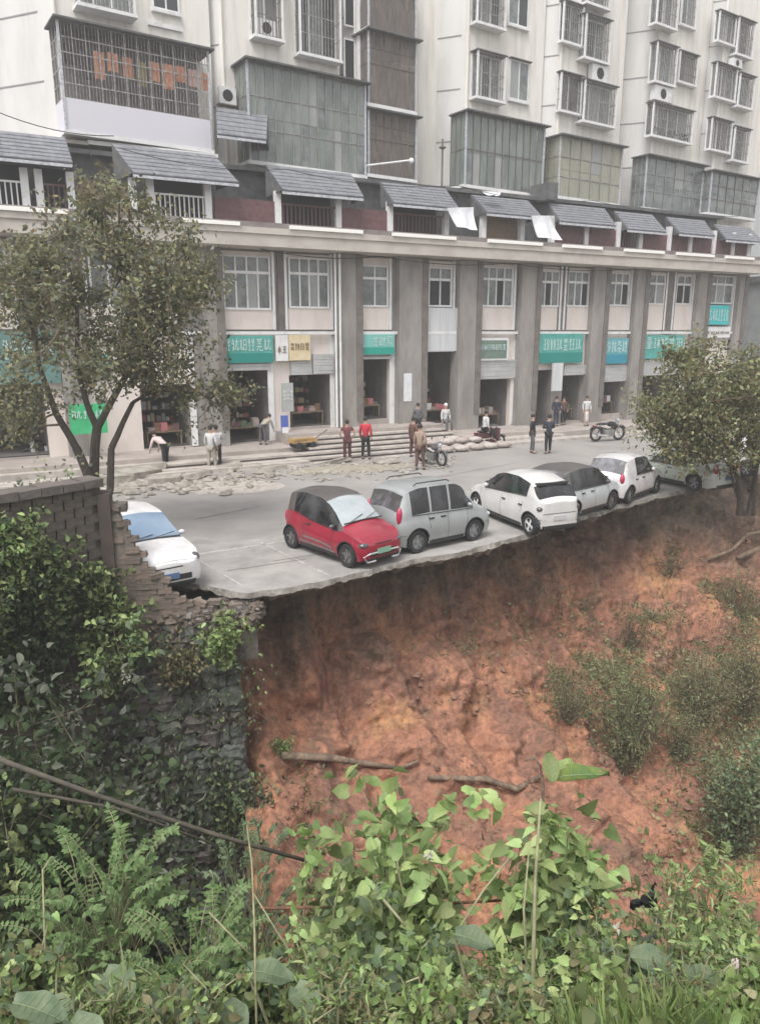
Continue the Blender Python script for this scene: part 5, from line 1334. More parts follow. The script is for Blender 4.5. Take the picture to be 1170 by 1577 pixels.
person('person with white shirt and pale trousers standing left of the pair', G(327,724), math.radians(75), white_c, khaki, 'stand', 1.74)
person('person in white shirt and black trousers standing right of the pair', G(336,722), math.radians(110), white_c, black, 'phone', 1.72)
person('person in dark red top standing in front of the steps', G(535,711), away, darkred, maroon, 'hips', 1.74, sleeve=False)
person('person in bright red jacket and black trousers in front of the steps', G(563,708), math.radians(70), red, black, 'stand', 1.82)
person('person in tan jacket beside the motorcycle near the steps', G(646,724), math.radians(60), tan, brown, 'stand', 1.80)
person('person in brown jacket behind the tan jacket person', G(636,704), math.radians(40), brown, maroon, 'stand', 1.72)
person('thin person in black top and grey trousers left of the dark pair', G(818,698), math.radians(-20), black, grey, 'hips', 1.74)
person('broad person in dark navy clothes right of the dark pair', G(843,699), away, navy, black, 'cross', 1.74)
s_, n_ = 21.2, 1.6
person('person in long white coat by the shop pillar', W(s_, n_, .30), toward, white_c, white_c, 'stand', 1.62, z=.30, skirt=True, hat=None)
person('person in white sitting on the pile of sacks', W(11.6, 1.8, 0), math.radians(-60), white_c, grey, 'sit', 1.7, z=.55, hat=mat('white_hat',(.66,.64,.62),.9))
person('dark haired shopper behind the sack pile', W(9.9, 2.0, 0), away, grey, black, 'stand', 1.6, z=.45)
person('dim shopper stooping at the shop under the left teal sign', W(2.3, .9, 0), math.radians(60), khaki, grey, 'bend', 1.6, z=.45)
person('small person in dark clothes at the large teal sign shop', W(19.6, .9, 0), toward, navy, navy, 'stand', 1.6, z=.3)
person('second small dark clothed person left of the white coat', W(20.4, .6, 0), toward, brown, black, 'stand', 1.55, z=.3)

# ------------------------------------------------------------------ motorcycles
def bike(label, loc, head, m, scooter=False, z=0.0, cat='motorcycle', big=1.0):
    t = thing('motorcycle' if not scooter else 'scooter', label, cat, (loc.x, loc.y, z), head, 'two wheelers by the shops'); t.scale = (big,)*3
    for x in (-.62, .62):
        w = MB(); n = 18; R = .29 if not scooter else .24; r = .055
        for i in range(n):
            a = 2*PI*i/n
            for j in range(6): b = 2*PI*j/6; w.v.append(((R+r*math.cos(b))*math.cos(a), r*1.1*math.sin(b), (R+r*math.cos(b))*math.sin(a)))
        for i in range(n):
            for j in range(6): w.f.append((i*6+j, ((i+1)%n)*6+j, ((i+1)%n)*6+(j+1)%6, i*6+(j+1)%6))
        o = w.build('wheel', M['tyre'], t, True); o.location = (x, 0, R+r)
        sp_ = MB(); sp_.tube([(0,-.05,0),(0,.05,0)], .05, 8)
        for i in range(6): a = PI*i/3; sp_.tube([(0,0,0),(R*.95*math.cos(a),0,R*.95*math.sin(a))], .012, 4)
        sp_.build('spokes', M['rim'], o)
        MB().add([(x+q*math.cos(a), y, R+r+q*math.sin(a)) for a in [PI*(.15+.7*i/6) for i in range(7)] for q, y in ((R+.09,-.07),(R+.09,.07))], [(i*2,i*2+1,i*2+3,i*2+2) for i in range(6)]).build('mudguard', m, t)
    MB().tube([(-.62,0,.33),(-.35,0,.62),(.1,0,.50),(.40,0,.80)], .035, 6).tube([(-.1,0,.30),(.2,0,.34),(.44,0,.74)], .03, 6).build('frame', M['blacktrim'], t)
    if scooter:
        MB().jbox(-.72,-.05,-.15,.15,.42,.72,.03).jbox(-.1,.38,-.15,.15,.24,.34,.02).build('body_shell', m, t); MB().jbox(.34,.48,-.19,.19,.30,.92,.03).build('front_shield', m, t)
    else:
        MB().jbox(-.25,.25,-.14,.14,.24,.52,.03).build('engine', M['rimdull'], t); MB().sphere((.16,0,.76), .16, 10, 7, (1.5,.8,.75)).build('fuel_tank', m, t, True)
        MB().tube([(-.7,-.16,.32),(-.1,-.16,.26)], [.055,.04], 8).build('exhaust', M['chrome'], t)
    MB().sphere((-.32,0,.78), .16, 10, 6, (2.2,.85,.40)).build('seat', M['blacktrim'], t, True)
    for y in (-.07,.07): MB().tube([(.62,y,.32),(.42,y,.98)], .022, 6).build('fork', M['chrome'], t)
    MB().tube([(.32,-.36,1.02),(.42,-.14,1.04),(.42,.14,1.04),(.32,.36,1.02)], .016, 6).build('handlebar', M['chrome'], t)
    for y in (-.33,.33): MB().tube([(.35,y*.9,1.03),(.38,y,1.20)], .008, 4).sphere((.38,y*1.05,1.22), .055, 8, 5, (.3,1,.7)).build('mirror', M['blacktrim'], t)
    MB().sphere((.52,0,.90), .10, 10, 7, (.7,1,1)).build('headlight', M['headlamp'], t, True)
    MB().sphere((-.80,0,.70), .05, 8, 5).build('tail_light', M['taillamp'], t)
    return t
bike('dark motorcycle parked right of the tan jacket person', G(665,716), math.radians(-55), grey)
bike('dark scooter with rider at the right end of the sack pile', G(752,688), math.radians(20), maroon, True)
t = bike('black motorcycle standing side on near the shops right of the dark pair', G(934,679), math.radians(22), black, False, 0, 'motorcycle', 1.15)
bike('white scooter behind the left wall near the tree trunk', G(70,712), math.radians(200), M['white'], True)
bike('grey motorcycle half hidden at far left behind the wall', G(35,700), math.radians(30), grey)
bike('silver bicycle like motorcycle standing behind the left tree', G(150,690), math.radians(10), M['silver_car'])
person('rider in white shirt sitting on the dark scooter', G(745,689), math.radians(20), white_c, black, 'sit', 1.72, z=.30)

# pile of sacks in front of the pillars
i = 0
slabl = []
for lay, (nx_, ny_) in enumerate(((6,3),(4,2))):
    for a in range(nx_):
        for b in range(ny_):
            m = MB(); m.sphere((0,0,.14), .36, 12, 7, (1.15,.72,.42)); o = m.build('sack', M['sack'] if (a+b) % 2 else mat('pale_sack',(.50,.45,.42),.9,(.37,.33,.30),4,.3,20), None, True)
            o.location = W(9.3+a*.82+lay*.35+random.uniform(-.06,.06), 3.3+b*.55-lay*.12, .02+lay*.26); o.rotation_euler = (0,0,FA+random.uniform(-.2,.2))
            OR = ['leftmost','second from left','third from left','fourth from left','fifth from left','sixth from left']
            tag(o, 'pale woven sack, %s in the %s of the heap, %s layer' % (OR[a], ['back row','middle row','front row'][b+(1 if ny_ == 2 else 0)], ('bottom','middle','top')[lay]), 'sack', 'sacks heaped between steps and scooter')
# orange bench, crates near the pillar
t = thing('orange_cart', 'low orange yellow handcart lying by the steps', 'cart', W(3.9, 1.75, .95) if False else W(3.6,2.6,.46), FA+.1)
MB().jbox(-.6,.6,-.3,.3,.26,.42,.03).build('tray', mat('orange_paint',(.40,.25,.09),.8,(.28,.18,.08),5), t)
for x in (-.45,.45): MB().tube([(x*.8,-.34,.15),(x*.8,.34,.15)], .14, 12).build('wheel', M['tyre'], t)
MB().tube([(.7,0,.42),(1.25,0,.72)], .03, 6).build('handle', M['cagedark'], t)
# ------------------------------------------------------------------ vegetation
def limb(mb, a, b, r0, r1, wob=.12, n=7):
    a, b = Vector(a), Vector(b); l_ = (b-a).length; pts = []; rs = []
    o = Vector((random.uniform(-1,1), random.uniform(-1,1), random.uniform(-.3,.6)))*wob*l_
    for i in range(n+1):
        f = i/n; p = a.lerp(b, f)+o*math.sin(PI*f)+Vector([noise.noise(a*3+Vector((f*3, q, 1))) for q in range(3)])*wob*l_*.25*math.sin(PI*f)
        pts.append(p); rs.append(r0+(r1-r0)*f)
    mb.tube(pts, rs, 7, False); return pts
def tree(label, base, forks, clumps, lm, lsz, nleaf, sig=.42, tr=.16, group='trees at the edge of the street', tmpl=T_R, tm=None):
    """forks: list of (start, end, r0, r1); clumps: points in world space"""
    t = thing('street_tree', label, 'tree', base, 0, group); B = Vector(base)
    mb = MB(); nodes = []
    for a, b, r0, r1 in forks: nodes += limb(mb, Vector(a)-B, Vector(b)-B, r0, r1, .07)[2:]
    P = []; D = []; S = []
    tw = MB()
    for c in clumps:
        c = Vector(c)-B; near = min(nodes, key=lambda q: (q-c).length)
        pts = limb(tw, near, c, .035, .008, .14, 5); nodes += pts[2:4]
        n = int(nleaf*random.uniform(.5,1.4)); s = sig*random.uniform(.6,1.35)
        for _ in range(random.randint(4,7)):
            e = c+Vector((random.gauss(0,s),random.gauss(0,s),random.gauss(0,s*.8))); tw.tube([pts[-2], e], [.010,.004], 4, False)
            k = n//6; q = rng.normal(size=(k,3))*s*.5; f = rng.uniform(.35,1.05,(k,1))
            P.append(np.array(pts[-2])[None]*(1-f)+np.array(e)[None]*f+q*.62); D.append(rng.normal(size=(k,3))+[0,0,-.35]); S.append(rng.uniform(.55,1.3,k)*lsz)
    mb.build('trunk', tm or M['bark'], t, True); tw.build('twigs', M['twig'], t)
    P = np.concatenate(P); D = np.concatenate(D); S = np.concatenate(S)
    ms = lm if isinstance(lm, list) else [lm]
    sel = rng.integers(0, len(ms), len(P)) if len(ms) > 1 else np.zeros(len(P), int)
    for i, m in enumerate(ms): scatter('crown', tmpl, P[sel==i], D[sel==i], S[sel==i], m, t, up=.25)
    return t
def ell(n, u, v, ru, rv, y, dy):
    out = []
    while len(out) < n:
        a, b = random.uniform(-1,1), random.uniform(-1,1)
        if a*a+b*b < 1: out.append(at(u+a*ru, v+b*rv, y+random.uniform(-dy,dy)))
    return out
# left tree
TB = at(138, 752, 19.5); TB.z = 0
f = lambda u, v, y: at(u, v, y)
forks = [(TB+Vector((-.1,0,-.1)), f(118,690,19.4), .15,.11), (f(118,690,19.4), f(60,560,19.0), .10,.06), (f(60,560,19.0), f(20,440,18.6), .06,.03),
         (TB+Vector((.05,0,-.1)), f(150,660,19.8), .16,.12), (f(150,660,19.8), f(118,560,19.6), .09,.06), (f(118,560,19.6), f(105,400,19.4), .06,.03),
         (f(150,660,19.8), f(205,560,20), .10,.07), (f(205,560,20), f(195,400,19.8), .07,.035), (f(195,400,19.8), f(185,300,19.8), .035,.015), (f(205,560,20), f(270,470,20.3), .06,.03),
         (TB+Vector((.1,.05,-.1)), f(172,690,19.9), .11,.09), (f(172,690,19.9), f(205,620,20.2), .09,.06), (f(205,620,20.2), f(300,575,20.6), .05,.02)]
cl_ = ell(30,135,420,160,90,19.5,1.7)+ell(9,178,335,55,42,19.6,.9)+ell(30,235,455,88,105,19.8,1.5)+ell(26,60,460,95,110,19,1.6)+ell(20,215,560,110,50,19.8,1.2)+ell(8,40,640,60,50,19.2,1.2)+ell(8,325,612,38,36,20.5,.5)
tree('tall olive leaved tree with forked trunks behind the wall at the left', TB, forks, cl_, [L['treeL'],L['treeL'],L['dry'],L['greyleaf']], .135, 215, .46)
# right tree
TR = at(1140, 772, 25.5); TR.z = TR.z-.5
f2 = [(TR, f(1128,720,25.4), .12,.09),(f(1128,720,25.4), f(1085,640,25), .07,.03),(TR+Vector((.3,0,0)), f(1160,690,25.4), .10,.07),(f(1160,690,25.4), f(1150,590,25.2), .06,.03),(TR+Vector((.2,0,0)), f(1120,660,25.6), .06,.03),(TR+Vector((.5,0,0)), f(1185,640,25.4), .08,.03),(f(1128,720,25.4), f(1040,660,25), .05,.02)]
cr = ell(5,1060,688,60,18,24.6,.5)+ell(7,1150,700,35,30,24.6,.5)+ell(36,1110,620,80,58,25.2,1.6)+ell(20,1045,648,62,38,25,1.2)+ell(14,1165,640,40,60,25.2,1.4)+ell(8,1150,570,50,22,25.2,1)+ell(5,1070,555,30,18,25.2,.6)
tree('bushy grey green tree hiding the saloon cars at the right', TR, f2, cr, [L['treeR'],L['scrubg'],L['treeRy'],L['scrub']], .155, 235, .50)

def bush(label, base, h, w, lm, lsz, n, tmpl=T_O, name='shrub', cat='shrub', stems=9, sm=None, group=None, lean=(0,0), dens=.55, up=.3):
    t = thing(name, label, cat, base, 0, group); mb = MB(); P = []; D = []
    lms = lm if isinstance(lm, list) else [lm]
    for i in range(stems):
        a = random.uniform(0, 2*PI); r = w*.5*math.sqrt(random.random()); hh = h*random.uniform(.6,1)*(1-.35*(r/(w*.5))**2)
        e = Vector((math.cos(a)*r+lean[0], math.sin(a)*r+lean[1], hh)); pts = limb(mb, (math.cos(a)*r*.15, math.sin(a)*r*.15, -.1), e, .014+h*.006, .004, .10, 6)
        for _ in range(3):
            q = random.choice(pts[2:]); e2 = q+Vector((random.gauss(0,w*.16),random.gauss(0,w*.16),random.uniform(0,h*.2))); e2.z = min(e2.z, h*(.97-.08*random.random())); mb.tube([q,e2],[.006,.003],4,False); pts.append(e2)
        k = n//stems
        for _ in range(k):
            q = random.choice(pts[1:]); jt = min(w*.075, lsz*.75) if tmpl is T_H else w*.075; P.append((q.x+random.gauss(0,jt), q.y+random.gauss(0,jt), q.z+random.gauss(0,min(h*.05, jt)))); D.append((q.x*.4/w+random.gauss(0,.7), q.y*.4/w+random.gauss(0,.7), random.gauss(0,.55)))
    mb.build('stem', sm or M['twig'], t)
    P = np.array(P); D = np.array(D); sel = rng.integers(0, len(lms), len(P)); S = rng.uniform(.5,1.25,len(P))*lsz
    for i, m in enumerate(lms):
        if (sel==i).any(): scatter('foliage', tmpl, P[sel==i], D[sel==i], S[sel==i], m, t, up=up)
    return t
def pinnate(label, base, h, w, lm, n, ll=.07, group=None):
    """shrub of feather-shaped compound leaves"""
    t = thing('feathery_shrub', label, 'shrub', base, 0, group); mb = MB(); P = []; D = []
    for i in range(n):
        a = random.uniform(0, 2*PI); r = w*.5*random.random()**.6; hh = h*random.uniform(.45,1)
        q = Vector((math.cos(a)*r*.6, math.sin(a)*r*.6, hh*.75)); fr = Vector((math.cos(a+random.uniform(-.7,.7))*r*.9+random.gauss(0,.05), math.sin(a)*r*.9, hh))
        if i % 3 == 0: limb(mb, (0,0,-.2), q, .012, .005, .08, 5)
        d = (fr-q); d.z *= .5; d = d.normalized(); ln = random.uniform(.22,.42)
        side = d.cross(Vector((0,0,1))).normalized(); pts = []
        for j in range(9):
            f_ = j/8; p = fr+d*ln*f_+Vector((0,0,-.14*f_*f_)); pts.append(p)
            if j > 0:
                for s in (-1, 1): P.append(p); D.append(d*.45+side*s+Vector((0,0,random.uniform(-.25,.05))))
        P.append(pts[-1]); D.append(d); mb.tube(pts[::2], .004, 4, False); mb.tube([q, fr], .004, 4, False)
    mb.build('stem', M['palestem'], t); scatter('foliage', T_O, P, D, rng.uniform(.7,1.25,len(P))*ll, lm, t, up=.75); return t
def bigleaf(root, p, d, ln, wd, m, droop=.25, name='leaf', tear=0.0):
    """one large blade with midrib fold, real thickness"""
    d = Vector(d).normalized(); s = d.cross(Vector((0,0,1))).normalized(); n = s.cross(d); mb = MB(); NX_, NY_ = 14, 4
    for lay in (0, -.004):
        for i in range(NX_+1):
            f_ = i/NX_; wv = wd*.5*(math.sin(PI*min(1, f_*.93+.07))**.75)*(1.12-.25*f_)
            c = Vector(p)+d*ln*f_-Vector((0,0,1))*droop*ln*f_*f_
            for j in range(-NY_, NY_+1):
                g = j/NY_; rip = .008*math.sin(i*.9+abs(g)*2)*abs(g); mb.v.append(tuple(c+s*wv*g+n*(abs(g)**1.3*wd*.14+rip+lay)))
    K = (NX_+1)*(2*NY_+1); R_ = 2*NY_+1
    for i in range(NX_):
        for j in range(R_-1):
            if tear and (j < 2 or j > R_-4) and random.random() < tear: continue
            a = i*R_+j; mb.f += [(a, a+1, a+R_+1, a+R_), (K+a, K+a+R_, K+a+R_+1, K+a+1)]
    lf_ = mb.build(name, m, root, True); vn = MB()
    ctr = [Vector(p)+d*ln*(i/8)-Vector((0,0,1))*droop*ln*(i/8)**2+n*.004 for i in range(9)]; vn.tube(ctr, [ln*.012*(1-i/10) for i in range(9)], 5)
    for i in range(1, 8):
        f_ = i/8; wv = wd*.5*(math.sin(PI*min(1, f_*.93+.07))**.75)*(1.12-.25*f_)
        for g_ in (-1, 1): e_ = ctr[i]+d*ln*.07+s*g_*wv*.82+n*(.82**1.3*wd*.14+.003); vn.tube([ctr[i], (ctr[i]+e_)/2-n*wd*.02+n*.004, e_], ln*.0035, 4, False)
    vn.build('veins', leafmat('leaf_vein', (.30,.38,.22), (.24,.31,.17), .05), lf_); return lf_
def clump(label, base, leaves, lm, name='taro_plant', cat='large leaved plant'):
    t = thing(name, label, cat, base, 0); B = Vector(base)
    for (p, d, ln, wd) in leaves:
        q = Vector(p)-B; limb(st_ := MB(), (0,0,-.3), q, .014, .008, .08, 6); st_.build('stalk', M['palestem'], t); bigleaf(t, q, d, ln, wd, lm)
    return t
# --- shrubs on the slope and walls (mid distance)
def on_soil(u, v):
    """where the sight line meets the soil bank"""
    d = ray(u, v); best = None
    for i in range(0, 90):
        t = -1+(cum[11]+8)*i/90
        for j in range(0, 40):
            p = soilpt(t, 10*j/40); q = p-Vector((0,0,H)); k = q.dot(d)/d.dot(d); e = (q-d*k).length
            if best is None or e < best[0]: best = (e, p)
    return best[1]
def shrub_at(u0, u1, vt, vb, label, lm, lsz, n, **k):
    p = on_soil((u0+u1)/2, vb); dep = p.y; w = (u1-u0)/F*dep*1.02; top = at((u0+u1)/2, vt, dep+.2).z
    return bush(label, p, max(.3, top-p.z), w, lm, lsz, n, **k)
OL = [L['scrub'],L['scrub'],L['scrubg'],L['dry']]
shrub_at(895,1010,985,1180,'fern like grey green shrub in the middle of the red slope',[L['scrubg'],L['scrubg'],L['scrub'],L['mid']], .12, 4200, stems=30, tmpl=T_N)
shrub_at(1010,1120,1000,1120,'olive scrub on the upper right slope',OL, .11, 3600, stems=30, tmpl=T_N)
shrub_at(1100,1195,960,1100,'grey green scrub at the right edge of the slope',OL, .12, 3000, stems=24, tmpl=T_N)
shrub_at(1000,1090,1080,1180,'lower olive scrub between the two shrubs of the slope',OL, .11, 2000, stems=22, tmpl=T_N)
shrub_at(1075,1210,1120,1320,'blue green bush low on the right slope',[L['blue'],L['scrubg'],L['blue']], .13, 4200, stems=30)
shrub_at(830,905,1020,1120,'thin olive weeds left of the fern like shrub',OL, .09, 1300, stems=20, tmpl=T_N)
shrub_at(950,1010,920,1000,'thin dry weeds above the fern like shrub',[L['dry'],L['treeRy'],L['dry']], .09, 700, stems=16, tmpl=T_N)
shrub_at(1090,1185,870,960,'dry brown weeds beside the broken planks',[L['dry'],L['treeRy']], .10, 1300, stems=20, tmpl=T_N)
shrub_at(560,640,985,1010,'sparse dry weeds on the upper slope',[L['dry']], .07, 90, stems=8)
shrub_at(415,450,1125,1160,'small green tuft at the left end of the fallen log',[L['mid'],L['bright']], .10, 260, stems=8)
shrub_at(1000,1060,820,880,'low dry weeds under the end of the slab',[L['dry'],L['treeRy']], .10, 420, stems=10)
def proj(p):
    q = p-Vector((0,0,H)); dep = q.y*cT-q.z*sT; return 585+F*q.x/dep, 788.5-F*(q.y*sT+q.z*cT)/dep
P = []; D = []; S = []; P2 = []; D2 = []; S2 = []
REG = [(950,1080,70,110,.7),(1080,1060,85,85,.55),(1000,960,60,50,.35),(880,1060,60,60,.4),(1150,1030,50,120,.8),(1140,1200,70,120,1),(1110,930,80,50,.35),(1060,1090,120,80,.22),(1100,1300,90,60,.6),(850,960,80,60,.14),(740,980,110,60,.06),(1040,1160,40,60,.3),(470,1240,50,90,.16)]
for i in range(90000):
    t_ = random.uniform(.5, cum[11]+6); k_ = random.uniform(1, 9.8); p = soilpt(t_, k_); u_, v_ = proj(p)
    d = sum(w*max(0, 1-((u_-a)/ru)**2-((v_-b)/rv)**2) for a,b,ru,rv,w in REG)*(.7+1.0*noise.noise(p*1.3))
    if random.random() < d:
        h_ = random.uniform(0, .75)*min(1, d*1.6)
        if random.random() < .75:
            for _ in range(9): P.append(p+Vector((random.gauss(0,.16),random.gauss(0,.16),h_*random.uniform(.3,1.1)))); D.append((random.gauss(0,.6),random.gauss(0,.6),random.gauss(.2,.6))); S.append(random.uniform(.06,.15))
        else: P2.append(p); D2.append((random.gauss(0,.4),random.gauss(0,.4),.9)); S2.append(random.uniform(.3,.9)*min(1,d*2+.3))
for nm, lms, sel in (('scrub_leaves',[L['scrub'],L['scrubg'],L['scrub'],L['mid']],0),):
    P = np.array(P); D = np.array(D); S = np.array(S); q = rng.integers(0,4,len(P)); tt = []
    for i, m in enumerate(lms): o = scatter(nm, T_N if i % 2 else T_O, P[q==i], D[q==i], S[q==i], m, None, up=.3); tag(o, ['dry olive scrub leaves covering the right of the slope','grey green scrub leaves on the right of the slope','green scrub leaves mixed into the right of the slope','dull green scrub leaves scattered over the right of the slope'][i], 'scrub', kind='stuff')
o = scatter('scrub_grass', T_G, P2, D2, S2, leafmat('dry_grass_blade2', (.27,.24,.13), (.17,.18,.09), .4), None, up=.1); tag(o, 'thin grass stems standing in the slope scrub', 'grass', kind='stuff')
# shrubs rooted on the stone wall: base point on wall plane
def wallpt(u, v, off=.15):
    p = (WP[0]+off*math.sin(WA), WP[1]-off*math.cos(WA)); s, z = onplane(u, v, p, WA)
    return Vector((p[0]+s*math.cos(WA), p[1]+s*math.sin(WA), z))
def wall_bush(u0, u1, vt, vb, label, lm, lsz, n, off=.3, **k):
    p = wallpt((u0+u1)/2, vb, off); t_ = wallpt((u0+u1)/2, vt, off); w = (wallpt(u1, vb, off)-wallpt(u0, vb, off)).length
    return bush(label, p, t_.z-p.z, w, lm, lsz, n, **k)
wall_bush(20,110,905,1020,'added leafy weeds darkening the wall left of the green shrub',[L['dark'],L['mid']], .13, 1900, stems=16, off=.7)  # extra bush put in to darken this bare stretch of wall
wall_bush(312,388,940,1020,'bright green bush on top of the stone wall beside the soil',[L['bright'],L['mid']], .13, 1500, stems=14)
wall_bush(225,320,965,1050,'brownish olive weeds on the wall under the white car',[L['dry'],L['dark'],L['dry']], .11, 1300, stems=14)
wall_bush(128,192,850,985,'green climbing weeds below the wall post',[L['mid'],L['mid'],L['dark']], .13, 1800, stems=14, off=.5)
wall_bush(100,222,940,1060,'green leafy shrub growing out of the wall at left',[L['mid'],L['bright'],L['blue']], .16, 2000, stems=16, off=.7)
def leftwall(u, v, off=.35):
    a = math.radians(50); p = (base_l.x+off*math.sin(a), base_l.y-off*math.cos(a)); s, z = onplane(u, v, p, a); return Vector((p[0]+s*math.cos(a), p[1]+s*math.sin(a), z))
base_l = Vector((WP[0]-2.66*math.cos(WA), WP[1]-2.66*math.sin(WA), 0))
for (u0,u1,vt,vb,lb,lms) in ((0,75,770,900,'bright creeper patch on the far left wall',[L['mid'],L['bright'],L['dark']]),(40,130,830,960,'dense green creeper hanging on the left wall',[L['mid'],L['dark']]),(-60,40,860,1010,'shadowy creeper at the left picture edge',[L['dark'],L['mid']])):
    p = leftwall((u0+u1)/2, vb); t_ = leftwall((u0+u1)/2, vt); w = (leftwall(u1, vb)-leftwall(u0, vb)).length
    bush(lb, p, t_.z-p.z, w*.9, lms, .13, 2200, stems=16)
# creepers hugging the stones
def creeper(label, u0, u1, v0, v1, n, lms, lsz, off=.12):
    t = thing('creeper', label, 'creeper', wallpt((u0+u1)/2, v1, 0)); B = t.location; P = []; D = []; mb = MB()
    vines = [[wallpt(random.uniform(u0,u1), random.uniform(v0,(v0+v1)/2), off)] for _ in range(14)]
    for vn in vines:
        for _ in range(9):
            q = vn[-1]+Vector((random.gauss(0,.16), 0, -abs(random.gauss(.12,.12)))); vn.append(q)
        mb.tube([q-B for q in vn], .008, 4, False)
        for _ in range(n//14):
            q = random.choice(vn); P.append(q-B+Vector((random.gauss(0,.16), -abs(random.gauss(.05,.07)), random.gauss(0,.16)))); D.append((random.gauss(0,.6), -.5, -.5+random.gauss(0,.4)))
    mb.build('stem', M['twig'], t); P = np.array(P); D = np.array(D); sel = rng.integers(0, len(lms), len(P))
    for i, m in enumerate(lms): scatter('foliage', T_O, P[sel==i], D[sel==i], rng.uniform(.6,1.3,(sel==i).sum())*lsz, m, t, up=.2)
creeper('thin grey green creeper over the middle of the stone wall', 215, 400, 1000, 1180, 420, [L['greyleaf'],L['mid']], .085)
creeper('dark creeper covering the lower stone wall', 160, 400, 1150, 1400, 1300, [L['greyleaf'],L['dark'],L['blue']], .13)
for (lb, u0, u1, v0, v1) in (('dark creeper curtain on the left wall below its blocks', -60, 110, 880, 1010),('sparse dark creeper low on the far left wall', -60, 90, 980, 1110)):
    t = thing('creeper', lb, 'creeper', leftwall((u0+u1)/2, v1, .1)); B = t.location; n_ = 1500
    P = [leftwall(random.uniform(u0,u1), random.uniform(v0,v1), .35)-B+Vector((random.gauss(0,.1),random.gauss(0,.1),0)) for _ in range(n_)]
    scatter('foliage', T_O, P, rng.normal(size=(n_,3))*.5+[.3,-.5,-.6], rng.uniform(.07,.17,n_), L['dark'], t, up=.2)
    MB().tube([leftwall(u0+20,v0,.3)-B, leftwall((u0+u1)/2,(v0+v1)/2,.3)-B, leftwall(u1-30,v1,.3)-B], .012, 5).build('stem', M['twig'], t)
creeper('dark green creeper at the right corner of the stone wall', 330, 420, 1190, 1330, 700, [L['dark'],L['mid']], .13)
creeper('dark creeper left of the stones under the leafy shrub', 40, 200, 1040, 1220, 900, [L['dark'],L['greyleaf']], .14, .25)
# pale seed heads near the wall
for i, (u, v, lb) in enumerate([(70,1055,'leftmost cluster of pale blossoms before the dark wall'),(98,1060,'middle cluster of pale blossoms before the dark wall'),(122,1062,'right cluster of pale blossoms before the dark wall'),(110,1112,'lowest cluster of pale blossoms before the dark wall'),(195,1040,'pale drooping blossoms above the stones')]):
    c = wallpt(u, v, 1.0); t = thing('pale_blossom', lb, 'blossom', c, 0, 'pale blossoms in the dark')
    n = 34; scatter('petals', T_O, rng.normal(size=(n,3))*[.10,.06,.07], rng.normal(size=(n,3)), rng.uniform(.05,.11,n), L['pale'], t)['kind'] = 'stuff'
    MB().tube([(0,0,-.05),(random.uniform(-.3,.1),.1,.5),(-.3,.3,.9)], .008, 4, False).build('stem', M['twig'], t)
# --- dark trees and bushes filling the gully at left
def gully(u, vt, y, w, lb, lms, lsz, n, zb=None):
    top = at(u, vt, y); zb = zb if zb is not None else nearz(top.x, y)
    return bush(lb, (top.x, top.y, zb), top.z-zb, w, lms, lsz, n, stems=26, group='bushes filling the left gully')
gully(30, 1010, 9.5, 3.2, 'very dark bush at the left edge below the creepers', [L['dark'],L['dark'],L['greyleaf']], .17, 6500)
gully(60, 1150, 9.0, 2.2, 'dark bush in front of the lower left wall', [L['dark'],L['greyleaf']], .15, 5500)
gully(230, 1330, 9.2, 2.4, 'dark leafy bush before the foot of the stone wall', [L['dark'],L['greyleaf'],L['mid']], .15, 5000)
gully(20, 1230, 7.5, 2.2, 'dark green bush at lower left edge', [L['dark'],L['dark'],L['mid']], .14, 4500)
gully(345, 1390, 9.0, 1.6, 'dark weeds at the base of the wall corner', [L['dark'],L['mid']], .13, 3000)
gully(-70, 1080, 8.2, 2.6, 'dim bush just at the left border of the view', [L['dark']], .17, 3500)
# --- foreground plants on the near bank
def fg(u0, u1, vt, y, lb, lms, lsz, n, tmpl=T_H, name='broadleaf_weed', cat='plant', stems=18, depth=None):
    uc = (u0+u1)/2; top = at(uc, vt, y); zb = nearz(top.x, y); w = (u1-u0)/F*y*1.25
    return bush(lb, (top.x, top.y, zb), top.z-zb, w, lms, lsz*(1.25 if 'bright' in lb and 'tall' in lb else .85), int(n*(1.1 if 'tall' in lb else 1.5)), tmpl=tmpl if 'broadleaf' in lb or len(lb) % 4 == 0 else (T_O if len(lb) % 2 else T_N), name=name, cat=cat, stems=stems, sm=M['palestem'], group='green plants on the near bank', up=.55)
fg(505,700,1200,5.6,'tall bright broadleaf weeds left of centre in the foreground',[L['bright'],L['bright'],L['mid']], .125, 2100, stems=34)
fg(470,600,1330,5.0,'mid green weeds in front of the tall bright weeds',[L['mid'],L['bright'],L['blue']], .10, 1300)
fg(620,720,1400,4.9,'leafy weeds below the long rusty pipe',[L['mid'],L['bright'],L['blue']], .10, 1200)
fg(780,930,1240,5.4,'bright broadleaf weeds beside the tall pale stem',[L['bright'],L['mid'],L['bright']], .12, 1500, stems=22)
fg(830,960,1350,4.8,'mixed weeds under the drooping torn leaf',[L['mid'],L['bright'],L['blue']], .10, 1300)
fg(930,1060,1420,4.5,'blue green weeds beside the black bag',[L['blue'],L['greyleaf'],L['mid']], .09, 1200)
fg(1040,1190,1295,4.9,'bright weeds at the right border of the foreground',[L['bright'],L['mid'],L['mid']], .11, 1500, stems=20)
fg(1080,1200,1410,4.2,'leafy weeds in the lower right corner',[L['mid'],L['bright']], .09, 1100)
fg(330,460,1470,4.2,'low weeds between the large dusty leaves',[L['mid'],L['blue']], .08, 900)
fg(560,720,1450,3.9,'green weeds at bottom centre',[L['mid'],L['bright'],L['blue']], .085, 1300)
fg(720,880,1440,3.9,'green weeds right of bottom centre',[L['mid'],L['bright'],L['grass']], .085, 1300)
